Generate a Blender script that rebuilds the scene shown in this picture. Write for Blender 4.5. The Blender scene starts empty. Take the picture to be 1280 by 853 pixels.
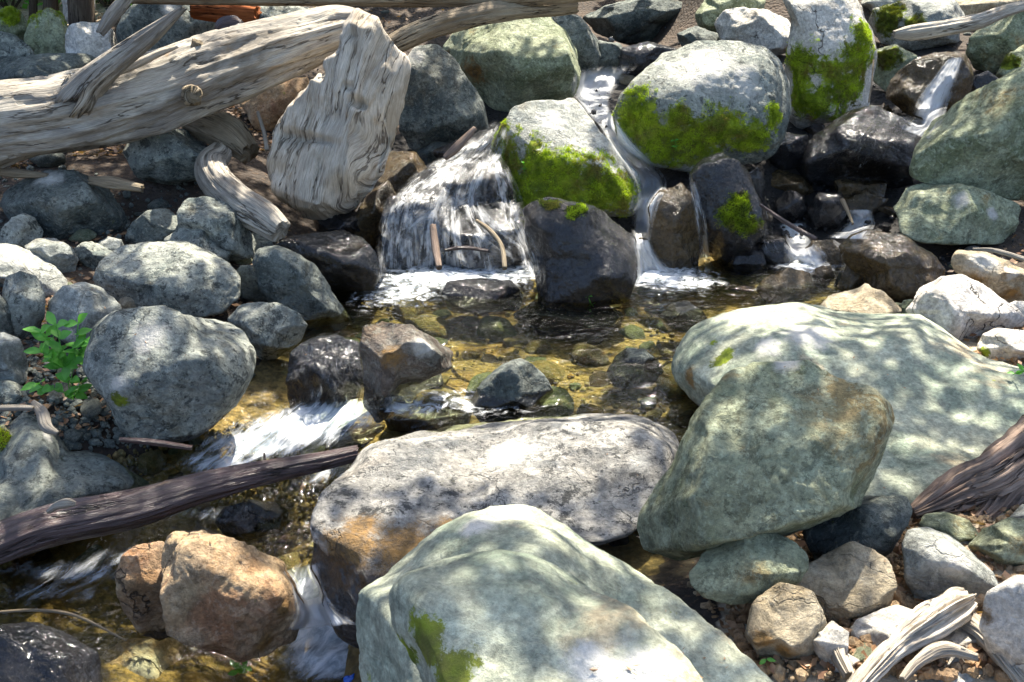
import bpy, math, random
import numpy as np
from mathutils import Vector
from mathutils.bvhtree import BVHTree
random.seed(7); rng = np.random.default_rng(7)
R_ = math.radians
scene = bpy.context.scene
COL = scene.collection

# ------------------------------------------------------------------ camera
CAMZ = 1.7; PITCH = R_(22.0); LENS = 35.0
W, Hh = 1280.0, 853.0
FPX = W * LENS / 36.0
cam_d = bpy.data.cameras.new('camera'); cam = bpy.data.objects.new('camera', cam_d); COL.objects.link(cam)
cam.location = (0, 0, CAMZ); cam.rotation_euler = (math.pi/2 - PITCH, 0, 0)
cam_d.lens = LENS; cam_d.sensor_width = 36; cam_d.clip_start = 0.05; cam_d.clip_end = 400
cam_d.dof.use_dof = True; cam_d.dof.focus_distance = 4.6; cam_d.dof.aperture_fstop = 22
scene.camera = cam

# ------------------------------------------------------------------ world, sun, exposure
SUN_EL, SUN_AZ = 60.0, 24.0         # azimuth measured from +Y (away from the camera) towards +X
world = bpy.data.worlds.new('World'); scene.world = world; world.use_nodes = True
wn = world.node_tree; bg = wn.nodes['Background']
sky = wn.nodes.new('ShaderNodeTexSky'); sky.sky_type = 'NISHITA'; sky.sun_disc = False
sky.sun_elevation = R_(SUN_EL); sky.sun_rotation = R_(SUN_AZ)
wn.links.new(sky.outputs[0], bg.inputs[0]); bg.inputs[1].default_value = 0.15; sky.air_density = .75; sky.dust_density = 2.0
sd = bpy.data.lights.new('sun', 'SUN'); sun = bpy.data.objects.new('sun', sd); COL.objects.link(sun)
sd.energy = 4.9; sd.angle = R_(0.45); sd.color = (1, 0.93, 0.80)
SDIR = Vector((math.sin(R_(SUN_AZ))*math.cos(R_(SUN_EL)), math.cos(R_(SUN_AZ))*math.cos(R_(SUN_EL)), math.sin(R_(SUN_EL))))
sun.rotation_euler = SDIR.to_track_quat('Z', 'Y').to_euler(); sun.location = SDIR*20
scene.view_settings.view_transform = 'Standard'; scene.view_settings.look = 'None'
scene.view_settings.exposure = 1.85; scene.view_settings.gamma = 1
scene.cycles.max_bounces = 8; scene.cycles.transparent_max_bounces = 24
scene.cycles.caustics_reflective = False; scene.cycles.caustics_refractive = False
scene.cycles.use_denoising = True

# ------------------------------------------------------------------ pixel <-> world
cp, sp = math.cos(PITCH), math.sin(PITCH)
CR = np.array([1.0, 0, 0]); CU = np.array([0, sp, cp]); CF = np.array([0, cp, -sp])
CAM = np.array([0, 0, CAMZ])
def ray(px, py):
    px = np.asarray(px, float); py = np.asarray(py, float)
    u = (px - W/2)/FPX; v = -(py - Hh/2)/FPX
    return u[..., None]*CR + v[..., None]*CU + CF        # unit forward depth
def at(px, py, d): return CAM + ray(px, py)*np.asarray(d, float)[..., None]
def proj(P):
    q = P - CAM; d = q @ CF
    return W/2 + FPX*(q @ CR)/d, Hh/2 - FPX*(q @ CU)/d, d
def atz(px, py, z):
    r = ray(px, py); t = (z - CAMZ)/r[..., 2]
    return CAM + r*np.asarray(t)[..., None]

# ------------------------------------------------------------------ noise
def _hash(i, j, k):
    h = (i*374761393 + j*668265263 + k*2147483647 + 1013904223).astype(np.uint64)
    h = (h ^ (h >> np.uint64(13)))*np.uint64(1274126177) & np.uint64(0xffffffff)
    h = h ^ (h >> np.uint64(16))
    return (h & np.uint64(0xffff)).astype(float)/65535.0
def vnoise(P):
    I = np.floor(P).astype(np.int64); F = P - I; F = F*F*F*(F*(F*6-15)+10)
    o = 0
    for a in (0, 1):
        for b in (0, 1):
            for c in (0, 1):
                w = (F[:, 0] if a else 1-F[:, 0])*(F[:, 1] if b else 1-F[:, 1])*(F[:, 2] if c else 1-F[:, 2])
                o = o + w*_hash(I[:, 0]+a+50000, I[:, 1]+b+50000, I[:, 2]+c+50000)
    return o*2-1
def fbm(P, octv=4, gain=.5, lac=2.03):
    o = 0; a = 1; s = 0
    for k in range(octv):
        o = o + a*vnoise(P + 17.3*k); s += a; a *= gain; P = P*lac
    return o/s*1.5

# ------------------------------------------------------------------ terrain
ctrl = """430 400 -.16;520 380 -.16;600 420 -.2;700 400 -.16;800 420 -.2;700 470 -.2;800 490 -.17;880 370 -.14;600 500 -.14;850 510 -.12
480 350 -.12;560 340 -.1;650 345 -.1;850 345 -.1;1000 335 -.07;1000 450 0;1150 400 .03;1250 430 .08;1250 520 .1;950 600 0;800 640 -.12
900 720 -.08;850 690 -.12;1000 750 .03;1150 700 .08;1250 750 .1;1050 830 .06;1250 840 .08;700 700 -.15;700 800 -.12;500 620 -.2;600 600 -.17
450 720 -.36;350 580 -.24;250 560 -.18;100 700 -.42;250 650 -.4;380 650 -.38;380 720 -.47;50 780 -.47;400 800 -.62;400 853 -.66;200 850 -.55;0 850 -.52
300 480 -.12;30 560 -.08;80 520 -.03;20 480 .03;100 430 .06;30 400 .12;200 400 .08;350 380 -.03;100 320 .22;250 320 .16;20 300 .28;400 330 0
150 240 .38;300 250 .3;400 270 .15;200 200 .48;100 150 .6;300 150 .55;100 100 .75;300 60 .85;100 60 .95;20 30 1.05;200 20 1.1;500 20 1.05
500 250 .1;600 220 .32;560 120 .55;640 250 .2;750 300 -.05;750 170 .42;760 110 .55;800 60 .72;850 20 .88;900 170 .45;900 300 0;980 270 .06
950 200 .35;1080 260 .1;1150 200 .3;1150 100 .62;1180 60 .8;1250 320 .12;1200 280 .16;1270 200 .38;1050 100 .62;1000 20 .98;1200 10 1.05;700 20 1.0"""
cpts = []
for s in ctrl.replace('\n', ';').split(';'):
    a, b, c = map(float, s.split()); q = atz(np.array(a), np.array(b), c); cpts.append((q[0], q[1], c))
cpts += [(x, 12, 1.75) for x in (-6, -2, 2, 6)] + [(-5, 4, .55), (5, 4, .6), (-5, 2, .3), (5, 2, .3), (0, -1, .1), (-4, -1, .2), (4, -1, .2), (0, .8, .05), (-6, 8, 1.2), (6, 8, 1.2)]
cpts = np.array(cpts)
def _U(r2): return np.where(r2 > 1e-12, r2*np.log(r2+1e-12), 0)
def _tps(pts, lam=.05):
    n = len(pts); d = ((pts[:, None, :2]-pts[None, :, :2])**2).sum(-1)
    K = _U(d) + lam*np.eye(n); Pm = np.c_[np.ones(n), pts[:, :2]]
    A = np.zeros((n+3, n+3)); A[:n, :n] = K; A[:n, n:] = Pm; A[n:, :n] = Pm.T
    return np.linalg.solve(A, np.r_[pts[:, 2], 0, 0, 0])
tw = _tps(cpts)
def sst(x, a, b):
    t = np.clip((x-a)/(b-a), 0, 1); return t*t*(3-2*t)
def H(x, y):
    x = np.asarray(x, float); y = np.asarray(y, float); shp = x.shape
    X = x.ravel(); Y = y.ravel(); xc = np.clip(X, -6, 6); yc = np.clip(Y, -1, 12)
    o = tw[-3] + tw[-2]*xc + tw[-1]*yc
    for s in range(0, len(cpts), 16):
        d = (xc[:, None]-cpts[None, s:s+16, 0])**2 + (yc[:, None]-cpts[None, s:s+16, 1])**2
        o = o + _U(d) @ tw[:-3][s:s+16]
    o = o + np.clip(Y-11, 0, 60)*.33 + np.clip(np.abs(X)-6, 0, 60)*.22
    return o.reshape(shp)
TS = np.concatenate([np.arange(1.2, 9, .02), np.arange(9, 40, .1)])
def hit(px, py):
    """forward depth where the sight line meets the terrain"""
    P = CAM + ray(px, py)*TS[:, None]
    below = P[:, 2] < H(P[:, 0], P[:, 1])
    return TS[np.argmax(below)] if below.any() else 12.0

# ------------------------------------------------------------------ mesh helpers
def mesh_from(name, V, F, mats, parent=None, loc=None, smooth=True, attrs=None, uv=None):
    V = np.asarray(V, float)
    if loc is not None: V = V - np.asarray(loc)
    me = bpy.data.meshes.new(name)
    F = np.asarray(F); k = F.shape[1]; n = len(F)
    me.vertices.add(len(V)); me.vertices.foreach_set('co', V.ravel())
    me.loops.add(n*k); me.loops.foreach_set('vertex_index', F.ravel().astype(np.int32))
    me.polygons.add(n); me.polygons.foreach_set('loop_start', np.arange(0, n*k, k, dtype=np.int32))
    me.polygons.foreach_set('loop_total', np.full(n, k, dtype=np.int32))
    me.polygons.foreach_set('use_smooth', np.full(n, smooth))
    me.update(calc_edges=True)
    if attrs:
        for an, av in attrs.items():
            a = me.attributes.new(an, 'FLOAT', 'POINT'); a.data.foreach_set('value', np.asarray(av, float))
    if uv is not None:
        l = me.uv_layers.new(name='UVMap'); l.data.foreach_set('uv', np.asarray(uv)[F.ravel()].ravel())
    for m in (mats if isinstance(mats, (list, tuple)) else [mats]): me.materials.append(m)
    me.validate()
    o = bpy.data.objects.new(name, me); COL.objects.link(o)
    if loc is not None: o.location = loc
    if parent is not None: o.parent = parent; o.location = Vector(loc if loc is not None else (0, 0, 0)) - parent.location
    return o
def tag(o, label=None, cat=None, group=None, kind=None):
    if label: o['label'] = label
    if cat: o['category'] = cat
    if group: o['group'] = group
    if kind: o['kind'] = kind
    return o
ICO = {}
def ico(sub):
    if sub not in ICO:
        import bmesh
        bm = bmesh.new(); bmesh.ops.create_icosphere(bm, subdivisions=sub, radius=1)
        V = np.array([v.co[:] for v in bm.verts]); F = np.array([[v.index for v in f.verts] for f in bm.faces]); bm.free()
        V /= np.linalg.norm(V, axis=1)[:, None]; ICO[sub] = (V, F)
    return ICO[sub]
def vnormals(V, F):
    fn = np.cross(V[F[:, 1]]-V[F[:, 0]], V[F[:, 2]]-V[F[:, 0]])
    N = np.zeros_like(V)
    for k in range(3):
        for c in range(3): N[:, c] += np.bincount(F[:, k], fn[:, c], len(V))
    return N/(np.linalg.norm(N, axis=1)[:, None]+1e-12)

# ------------------------------------------------------------------ materials
class NT:
    def __init__(s, name):
        s.m = bpy.data.materials.new(name); s.m.use_nodes = True; s.t = s.m.node_tree; s.t.nodes.clear()
        s.out = s.n('ShaderNodeOutputMaterial')
    def n(s, t, **k):
        o = s.t.nodes.new(t)
        for a, b in k.items(): setattr(o, a, b)
        return o
    def l(s, a, b): s.t.links.new(a, b)
    def set(s, sock, v):
        if hasattr(v, 'is_linked') or hasattr(v, 'links'): s.l(v, sock)
        else:
            if isinstance(v, (tuple, list)) and len(v) == 3 and sock.type == 'RGBA': v = (*v, 1)
            sock.default_value = v
    def noise(s, vec, scale, det=5, rough=.55, dist=0):
        o = s.n('ShaderNodeTexNoise'); s.l(vec, o.inputs['Vector']); o.inputs['Scale'].default_value = scale
        o.inputs['Detail'].default_value = det; o.inputs['Roughness'].default_value = rough; o.inputs['Distortion'].default_value = dist
        return o.outputs[0]
    def ramp(s, f, a, b, lo=0., hi=1.):
        o = s.n('ShaderNodeMapRange', interpolation_type='SMOOTHSTEP'); s.set(o.inputs[0], f)
        for i, v in zip((1, 2, 3, 4), (a, b, lo, hi)): s.set(o.inputs[i], v)
        return o.outputs[0]
    def math(s, op, a, b=0., clamp=False):
        o = s.n('ShaderNodeMath', operation=op, use_clamp=clamp); s.set(o.inputs[0], a); s.set(o.inputs[1], b); return o.outputs[0]
    def mix(s, f, a, b, mode='MIX'):
        o = s.n('ShaderNodeMix', data_type='RGBA', blend_type=mode)
        s.set(o.inputs[0], f); s.set(o.inputs[6], a); s.set(o.inputs[7], b); return o.outputs[2]
    def attr(s, name):
        o = s.n('ShaderNodeAttribute', attribute_name=name); return o.outputs['Fac']
    def vec(s, v, scale=(1, 1, 1)):
        o = s.n('ShaderNodeMapping'); s.l(v, o.inputs[0]); o.inputs['Scale'].default_value = scale; return o.outputs[0]
    def objcoord(s):
        tc = s.n('ShaderNodeTexCoord'); oi = s.n('ShaderNodeObjectInfo')
        m = s.math('MULTIPLY', oi.outputs['Random'], 50)
        a = s.n('ShaderNodeVectorMath', operation='ADD'); s.l(tc.outputs['Object'], a.inputs[0]); s.l(m, a.inputs[1])
        return a.outputs[0]
    def bump(s, h, strength, dist, nrm=None):
        o = s.n('ShaderNodeBump'); s.l(h, o.inputs['Height']); o.inputs['Strength'].default_value = strength; o.inputs['Distance'].default_value = dist
        if nrm is not None: s.l(nrm, o.inputs['Normal'])
        return o.outputs[0]

def rock_mat(name, base, alt, lich=.35, lichc=(.42, .46, .40), rust=.3, rustc=(.26, .17, .09), wetall=0., rough=.75, speck=.5, crack=.3, band=0., ckm=(.47, .58), bk=1.):
    t = NT(name); c = t.objcoord()
    n1 = t.noise(c, 2.6, 7, .62, .3); n2 = t.noise(c, 20, 10, .78, .2); n3 = t.noise(c, 60, 6, .75)
    col = t.mix(t.ramp(n1, .38, .62), base, alt)
    if band:
        vb = t.vec(c, (1.5, 3, 14)); nb = t.noise(vb, 1.6, 6, .6, 1.2)
        col = t.mix(t.math('MULTIPLY', t.ramp(nb, .48, .6), band), col, tuple(min(1, x*1.9) for x in alt))
    col = t.mix(t.math('MULTIPLY', t.ramp(t.noise(c, 3.7, 6, .6, .5), .56, .7), rust), col, rustc)
    # lichen crusts: crisp-edged irregular patches at two sizes
    l1 = t.ramp(t.noise(c, 7.5, 10, .78, .5), .505, .545)
    l2 = t.ramp(t.noise(c, 24, 8, .75, .6), .545, .575)
    lm = t.math('MULTIPLY', t.math('MAXIMUM', t.math('MULTIPLY', l1, .75), l2), lich, True)
    col = t.mix(lm, col, lichc)
    # dark crust lichen and pits
    dk = t.math('MULTIPLY', t.math('MAXIMUM', t.ramp(t.noise(c, 12, 9, .8, .3), .545, .585), t.ramp(t.noise(c, 38, 6, .7), .58, .63)), min(1, speck*1.))
    col = t.mix(dk, col, tuple(x*.25 for x in base))
    sp_ = t.ramp(n3, .34, .66, .74, 1.24); sp2 = t.ramp(n2, .34, .66, .74, 1.24)
    col = t.mix(1., col, t.math('MULTIPLY', sp_, sp2), 'MULTIPLY')
    # attribute driven patches
    edge = t.math('MULTIPLY', t.math('SUBTRACT', t.noise(c, 13, 9, .8, .3), .5), 3.0)
    def mask(nm): return t.ramp(t.math('ADD', t.attr(nm), edge), .42, .62)
    oc = t.mix(t.ramp(n2, .35, .65), (.30, .165, .045), (.07, .042, .016)); col = t.mix(t.ramp(t.math('ADD', t.attr('ochre'), t.math('MULTIPLY', edge, .8)), .25, .95, 0, .92), col, oc)
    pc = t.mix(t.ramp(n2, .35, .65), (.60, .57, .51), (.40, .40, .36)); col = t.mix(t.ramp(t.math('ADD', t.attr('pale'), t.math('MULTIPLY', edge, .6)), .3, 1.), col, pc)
    mm = mask('moss')
    mc = t.mix(t.ramp(t.noise(c, 16, 5, .6), .35, .65), (.09, .125, .01), (.26, .32, .02)); mc = t.mix(t.ramp(n1, .5, .7), mc, (.10, .085, .03))
    col = t.mix(mm, col, mc)
    wet = t.math('MAXIMUM', t.ramp(t.math('ADD', t.attr('wet'), t.math('MULTIPLY', edge, .5)), .35, .65), wetall)
    wd = t.mix(1., col, (.13, .125, .13), 'MULTIPLY'); col = t.mix(wet, col, wd)
    # cracks
    vd = t.n('ShaderNodeTexVoronoi', feature='DISTANCE_TO_EDGE'); vd.inputs['Scale'].default_value = 3.2
    wv = t.n('ShaderNodeVectorMath', operation='ADD'); t.l(c, wv.inputs[0])
    nn = t.n('ShaderNodeTexNoise'); t.l(c, nn.inputs['Vector']); nn.inputs['Scale'].default_value = 5; nn.inputs['Detail'].default_value = 5
    sc = t.n('ShaderNodeVectorMath', operation='SCALE'); t.l(nn.outputs['Color'], sc.inputs[0]); sc.inputs['Scale'].default_value = .35
    t.l(sc.outputs[0], wv.inputs[1]); t.l(wv.outputs[0], vd.inputs['Vector'])
    ck = t.math('MULTIPLY', t.ramp(vd.outputs['Distance'], .0, .014, 1, 0), t.ramp(t.noise(c, 4, 3), *ckm)); ck = t.math('MULTIPLY', ck, crack)
    col = t.mix(ck, col, (.02, .018, .015))
    h = t.math('ADD', t.math('MULTIPLY', n2, 1.), t.math('MULTIPLY', n3, .35)); h = t.math('SUBTRACT', h, t.math('MULTIPLY', ck, 1.2))
    h = t.math('ADD', h, t.math('MULTIPLY', t.noise(c, 8, 6, .7, .4), 1.8))
    h = t.math('ADD', h, t.math('MULTIPLY', lm, .12))
    b = t.n('ShaderNodeBsdfPrincipled'); t.l(col, b.inputs['Base Color'])
    t.l(t.bump(h, 1.*bk, .02*bk), b.inputs['Normal'])
    rr = t.ramp(wet, 0, 1, rough, .15); t.l(t.math('MAXIMUM', rr, t.math('MULTIPLY', mm, .95)), b.inputs['Roughness'])
    t.l(t.ramp(wet, 0, 1, .3, .2), b.inputs['Specular IOR Level'])
    t.l(t.math('MULTIPLY', t.math('MULTIPLY', wet, t.math('SUBTRACT', 1., mm)), .7), b.inputs['Coat Weight']); b.inputs['Coat Roughness'].default_value = .07; b.inputs['Coat IOR'].default_value = 1.42
    hc = t.math('ADD', t.math('MULTIPLY', t.noise(c, 30, 3, .6, .5), 1.), t.noise(c, 9, 4, .6)); t.l(t.bump(hc, .6, .016), b.inputs['Coat Normal'])
    t.l(b.outputs[0], t.out.inputs[0]); return t.m

M = {}
M['blue'] = rock_mat('blue_grey_stone', (.10, .12, .11), (.29, .30, .26), .5, (.44, .45, .37), .45, (.23, .18, .09), speck=.8)
M['bluedk'] = rock_mat('dark_blue_grey_stone', (.055, .07, .067), (.175, .19, .165), .35, (.34, .35, .29), .4, (.17, .13, .065), speck=.65)
M['grey'] = rock_mat('grey_stone', (.20, .215, .195), (.36, .36, .32), .4, (.48, .49, .43), .3, (.28, .22, .13), speck=.4)
M['green'] = rock_mat('green_grey_lichen_stone', (.16, .185, .10), (.31, .325, .205), .6, (.42, .46, .32), .8, (.27, .185, .07), speck=.5, crack=.15)
M['teal'] = rock_mat('smooth_teal_grey_stone', (.165, .20, .15), (.30, .31, .23), .22, (.42, .43, .34), .6, (.36, .26, .155), speck=.25, crack=.12, band=.3, bk=.7)
M['banded'] = rock_mat('banded_grey_gneiss', (.12, .125, .125), (.27, .255, .225), .25, (.42, .40, .35), .2, (.20, .14, .08), speck=.85, band=.6, crack=.4)
M['tan'] = rock_mat('tan_brown_stone', (.28, .16, .075), (.42, .30, .17), .2, (.56, .47, .35), .7, (.24, .09, .035), speck=.4, crack=.8)
M['warm'] = rock_mat('warm_grey_stone', (.27, .21, .125), (.38, .32, .22), .25, (.46, .43, .35), .6, (.32, .19, .07), speck=.3)
M['white'] = rock_mat('pale_stone', (.46, .425, .36), (.62, .585, .52), .2, (.64, .62, .56), .3, (.45, .34, .2), speck=.3, crack=.9)
M['cracked'] = rock_mat('pale_cracked_stone', (.46, .425, .38), (.62, .585, .54), .2, (.64, .62, .58), .15, (.45, .34, .2), speck=.35, crack=1., ckm=(.30, .40))
M['wet'] = rock_mat('dark_wet_stone', (.085, .09, .105), (.17, .165, .16), .1, rust=.5, rustc=(.26, .15, .05), wetall=1., speck=.4)
M['wetbrown'] = rock_mat('brown_wet_stone', (.24, .15, .05), (.33, .23, .10), .1, rust=.6, rustc=(.42, .22, .04), wetall=.85, speck=.4)
M['brownrock'] = rock_mat('brown_river_stone', (.05, .037, .027), (.15, .12, .095), .2, rust=.5, rustc=(.13, .075, .03), speck=.5)
M['bed'] = rock_mat('algae_covered_stone', (.15, .115, .035), (.30, .22, .09), .35, (.36, .37, .20), .6, (.42, .19, .035), wetall=0., speck=.3, crack=0)
M['bedg'] = rock_mat('green_algae_stone', (.075, .10, .05), (.18, .21, .12), .35, (.36, .40, .24), .4, (.24, .15, .05), wetall=0., speck=.3, crack=0)

def wood_mat(name, c0, c1, cdark, rough=.7, spec=.25, fine=1., cka=.95):
    t = NT(name); uv = t.n('ShaderNodeUVMap').outputs[0]
    g1 = t.noise(t.vec(uv, (22, 1.3, 1)), 3.0, 8, .65, .15); g2 = t.noise(t.vec(uv, (60, 2.5, 1)), 4.0, 6, .7, .2)
    big = t.noise(t.vec(uv, (3, 1.5, 1)), 1.6, 5, .6, .6)
    col = t.mix(t.ramp(big, .38, .62), c0, c1); col = t.mix(t.ramp(g1, .30, .46, .85, 0), col, cdark)
    col = t.mix(1., col, t.ramp(g2, .3, .7, .65, 1.3), 'MULTIPLY')
    oc = t.noise(t.vec(uv, (5, 2, 1)), 2.3, 6, .6, .4); col = t.mix(t.ramp(oc, .6, .72, 0, .55), col, (.33, .21, .10))
    ckn = t.noise(t.vec(uv, (5, .55, 1)), 3.0, 5, .55, .12); ck = t.ramp(t.math('ABSOLUTE', t.math('SUBTRACT', ckn, .5)), .003, .017, cka, 0)
    ck = t.math('MULTIPLY', ck, t.ramp(t.noise(t.vec(uv, (2, .8, 1)), 2.6, 3), .45, .56)); col = t.mix(ck, col, tuple(x*.35 for x in cdark))
    stn = t.ramp(t.noise(t.vec(uv, (3.5, 1.2, 1)), 1.3, 5, .65, .8), .5, .66, 0, .6); col = t.mix(stn, col, (c0[0]*.62, c0[1]*.54, c0[2]*.42))
    h = t.math('SUBTRACT', t.math('ADD', g1, t.math('MULTIPLY', g2, .5*fine)), t.math('MULTIPLY', ck, 1.5))
    b = t.n('ShaderNodeBsdfPrincipled'); t.l(col, b.inputs['Base Color']); b.inputs['Roughness'].default_value = rough
    b.inputs['Specular IOR Level'].default_value = spec
    t.l(t.bump(h, .9, .012), b.inputs['Normal']); t.l(b.outputs[0], t.out.inputs[0]); return t.m
M['drift'] = wood_mat('weathered_grey_wood', (.235, .21, .175), (.43, .39, .32), (.11, .075, .045), cka=.75)
M['driftlight'] = wood_mat('bleached_wood', (.40, .35, .28), (.60, .53, .43), (.15, .095, .055), cka=.8)
M['driftbrown'] = wood_mat('brown_weathered_wood', (.22, .17, .11), (.33, .27, .18), (.06, .04, .025))
M['wetwood'] = wood_mat('dark_wet_wood', (.04, .022, .022), (.075, .042, .038), (.010, .006, .006), .28, .7)
M['root'] = wood_mat('purple_brown_root', (.20, .14, .105), (.34, .25, .19), (.06, .038, .028))
M['bark'] = wood_mat('tree_bark', (.075, .055, .04), (.14, .11, .08), (.02, .015, .01), .9, .1)
M['orange'] = wood_mat('red_brown_rotten_wood', (.30, .10, .035), (.24, .07, .025), (.10, .03, .015), .85, .1)

def leaf_mat(name, c0, c1, trans=.5, sc=3, c2=None):
    t = NT(name); c = t.objcoord(); col = t.mix(t.ramp(t.noise(c, sc, 5), .35, .65), c0, c1)
    if c2: col = t.mix(t.ramp(t.noise(c, 5.5, 6, .65), .5, .62), col, c2)
    d = t.n('ShaderNodeBsdfPrincipled'); t.l(col, d.inputs['Base Color']); d.inputs['Roughness'].default_value = .5
    tr = t.n('ShaderNodeBsdfTranslucent'); t.l(t.mix(1., col, (1.3, 1.5, .6), 'MULTIPLY'), tr.inputs[0])
    m = t.n('ShaderNodeMixShader'); m.inputs[0].default_value = trans; t.l(d.outputs[0], m.inputs[1]); t.l(tr.outputs[0], m.inputs[2])
    t.l(m.outputs[0], t.out.inputs[0]); return t.m
M['leaf'] = leaf_mat('fresh_green_leaf', (.10, .30, .04), (.16, .42, .07), .45, 20)
M['shade_canopy'] = leaf_mat('shade_canopy_leaf', (.045, .09, .02), (.08, .14, .03), .25, .6)  # leaves of the added, unseen shading trees
M['bush'] = leaf_mat('forest_foliage', (.05, .10, .025), (.11, .17, .04), .35, .8)
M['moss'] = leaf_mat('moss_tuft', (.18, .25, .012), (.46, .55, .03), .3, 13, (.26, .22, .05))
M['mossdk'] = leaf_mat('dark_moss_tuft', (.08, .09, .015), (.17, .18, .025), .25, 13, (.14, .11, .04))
M['litter'] = leaf_mat('dead_leaf', (.20, .10, .05), (.36, .22, .12), .15, 25)

def ground_mat():
    t = NT('forest_soil'); tc = t.n('ShaderNodeTexCoord'); c = tc.outputs['Object']
    n1 = t.noise(c, 1.3, 7, .6); n2 = t.noise(c, 30, 8, .75)
    soil = t.mix(t.ramp(n1, .4, .6), (.035, .024, .016), (.07, .048, .032))
    soil = t.mix(t.ramp(n2, .54, .64), soil, (.13, .08, .045)); soil = t.mix(t.ramp(t.attr('damp'), .3, .7), soil, (.016, .013, .011))
    sunlit_sand = t.mix(t.ramp(n2, .35, .65), (.44, .34, .22), (.60, .50, .37)); soil = t.mix(t.ramp(t.attr('sunlit_sand'), .3, .7), soil, sunlit_sand)
    bedc = t.mix(t.ramp(n2, .4, .6), (.11, .08, .028), (.29, .20, .07)); bedc = t.mix(t.ramp(t.noise(c, 4, 5), .5, .65), bedc, (.20, .12, .03))
    col = t.mix(t.ramp(t.attr('bed'), .3, .7), soil, bedc)
    vo = t.n('ShaderNodeTexVoronoi'); t.l(c, vo.inputs['Vector']); vo.inputs['Scale'].default_value = 28
    h = t.math('ADD', n2, t.math('MULTIPLY', vo.outputs[0], -1.))
    b = t.n('ShaderNodeBsdfPrincipled'); t.l(col, b.inputs['Base Color']); b.inputs['Roughness'].default_value = .9
    t.l(t.bump(h, 1, .025), b.inputs['Normal']); t.l(b.outputs[0], t.out.inputs[0]); return t.m
M['ground'] = ground_mat()

def water_mat(name, tint=(.80, .84, .66), flow=(1, 1, 1), rip=1.0, fs=42, fc=3.):
    t = NT(name); tc = t.n('ShaderNodeTexCoord'); c = tc.outputs['Object']; uv = t.vec(c, flow)
    r1 = t.noise(uv, 7, 3, .5, 1.0); r2 = t.noise(uv, 30, 3, .5, .5)
    h = t.math('ADD', t.math('MULTIPLY', r1, 1.), t.math('MULTIPLY', r2, .3))
    nb = t.bump(h, .8*rip, .035)
    fr = t.n('ShaderNodeFresnel'); fr.inputs[0].default_value = 1.33; t.l(nb, fr.inputs[1])
    tr = t.n('ShaderNodeBsdfTransparent'); tr.inputs[0].default_value = (*tint, 1)
    gl = t.n('ShaderNodeBsdfGlossy'); gl.inputs['Roughness'].default_value = .04; t.l(nb, gl.inputs['Normal'])
    m = t.n('ShaderNodeMixShader'); t.l(fr.outputs[0], m.inputs[0]); t.l(tr.outputs[0], m.inputs[1]); t.l(gl.outputs[0], m.inputs[2])
    st = t.noise(t.n('ShaderNodeUVMap').outputs[0], fs, 7, .68, .7)
    fm = t.ramp(t.math('ADD', t.attr('foam'), t.math('MULTIPLY', t.math('SUBTRACT', st, .5), fc)), .15, 1.35, 0, .93)
    fm = t.math('MULTIPLY', fm, t.ramp(t.attr('foam'), .02, .2))
    df = t.n('ShaderNodeBsdfPrincipled'); t.l(t.mix(t.ramp(st, .35, .62), (.42, .50, .56), (.86, .88, .9)), df.inputs['Base Color']); df.inputs['Roughness'].default_value = .35
    t.l(t.bump(st, .6, .03), df.inputs['Normal'])
    m2 = t.n('ShaderNodeMixShader'); t.l(fm, m2.inputs[0]); t.l(m.outputs[0], m2.inputs[1]); t.l(df.outputs[0], m2.inputs[2])
    t.l(m2.outputs[0], t.out.inputs[0]); return t.m
M['pool'] = water_mat('pool_water', (.86, .89, .70)); M['stream'] = water_mat('stream_water', (.90, .90, .72), rip=1.4, fs=22, fc=2.1)

def fall_mat():
    t = NT('falling_water'); uv = t.n('ShaderNodeUVMap').outputs[0]
    s1 = t.noise(t.vec(uv, (26, 1.6, 1)), 1, 5, .6, .35); s2 = t.noise(t.vec(uv, (75, 2.4, 1)), 1, 4, .6, .2)
    big = t.noise(t.vec(uv, (9, 3.2, 1)), 1, 4, .6, .4)
    s = t.math('ADD', t.math('MULTIPLY', s1, .55), t.math('MULTIPLY', s2, .3)); s = t.math('ADD', t.math('SUBTRACT', s, .30), t.math('MULTIPLY', big, .95))
    a = t.ramp(t.math('ADD', s, t.attr('dens')), .72, 1.16, 0., .96); a = t.math('MULTIPLY', a, t.attr('edge'))
    df = t.n('ShaderNodeBsdfPrincipled'); df.inputs['Base Color'].default_value = (.90, .92, .94, 1); df.inputs['Roughness'].default_value = .3
    bn = t.bump(s, .7, .02); t.l(bn, df.inputs['Normal'])
    tl = t.n('ShaderNodeBsdfTranslucent'); tl.inputs[0].default_value = (.9, .92, .95, 1)
    mt = t.n('ShaderNodeMixShader'); mt.inputs[0].default_value = .5; t.l(df.outputs[0], mt.inputs[1]); t.l(tl.outputs[0], mt.inputs[2])
    tr = t.n('ShaderNodeBsdfTransparent'); gl = t.n('ShaderNodeBsdfGlossy'); gl.inputs['Roughness'].default_value = .15; t.l(bn, gl.inputs['Normal'])
    fr = t.n('ShaderNodeFresnel'); fr.inputs[0].default_value = 1.25; t.l(bn, fr.inputs[1])
    fe = t.math('MULTIPLY', fr.outputs[0], t.attr('edge'))
    mw = t.n('ShaderNodeMixShader'); t.l(fe, mw.inputs[0]); t.l(tr.outputs[0], mw.inputs[1]); t.l(gl.outputs[0], mw.inputs[2])
    m = t.n('ShaderNodeMixShader'); t.l(a, m.inputs[0]); t.l(mw.outputs[0], m.inputs[1]); t.l(mt.outputs[0], m.inputs[2])
    t.l(m.outputs[0], t.out.inputs[0]); return t.m
M['fall'] = fall_mat()

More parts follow.
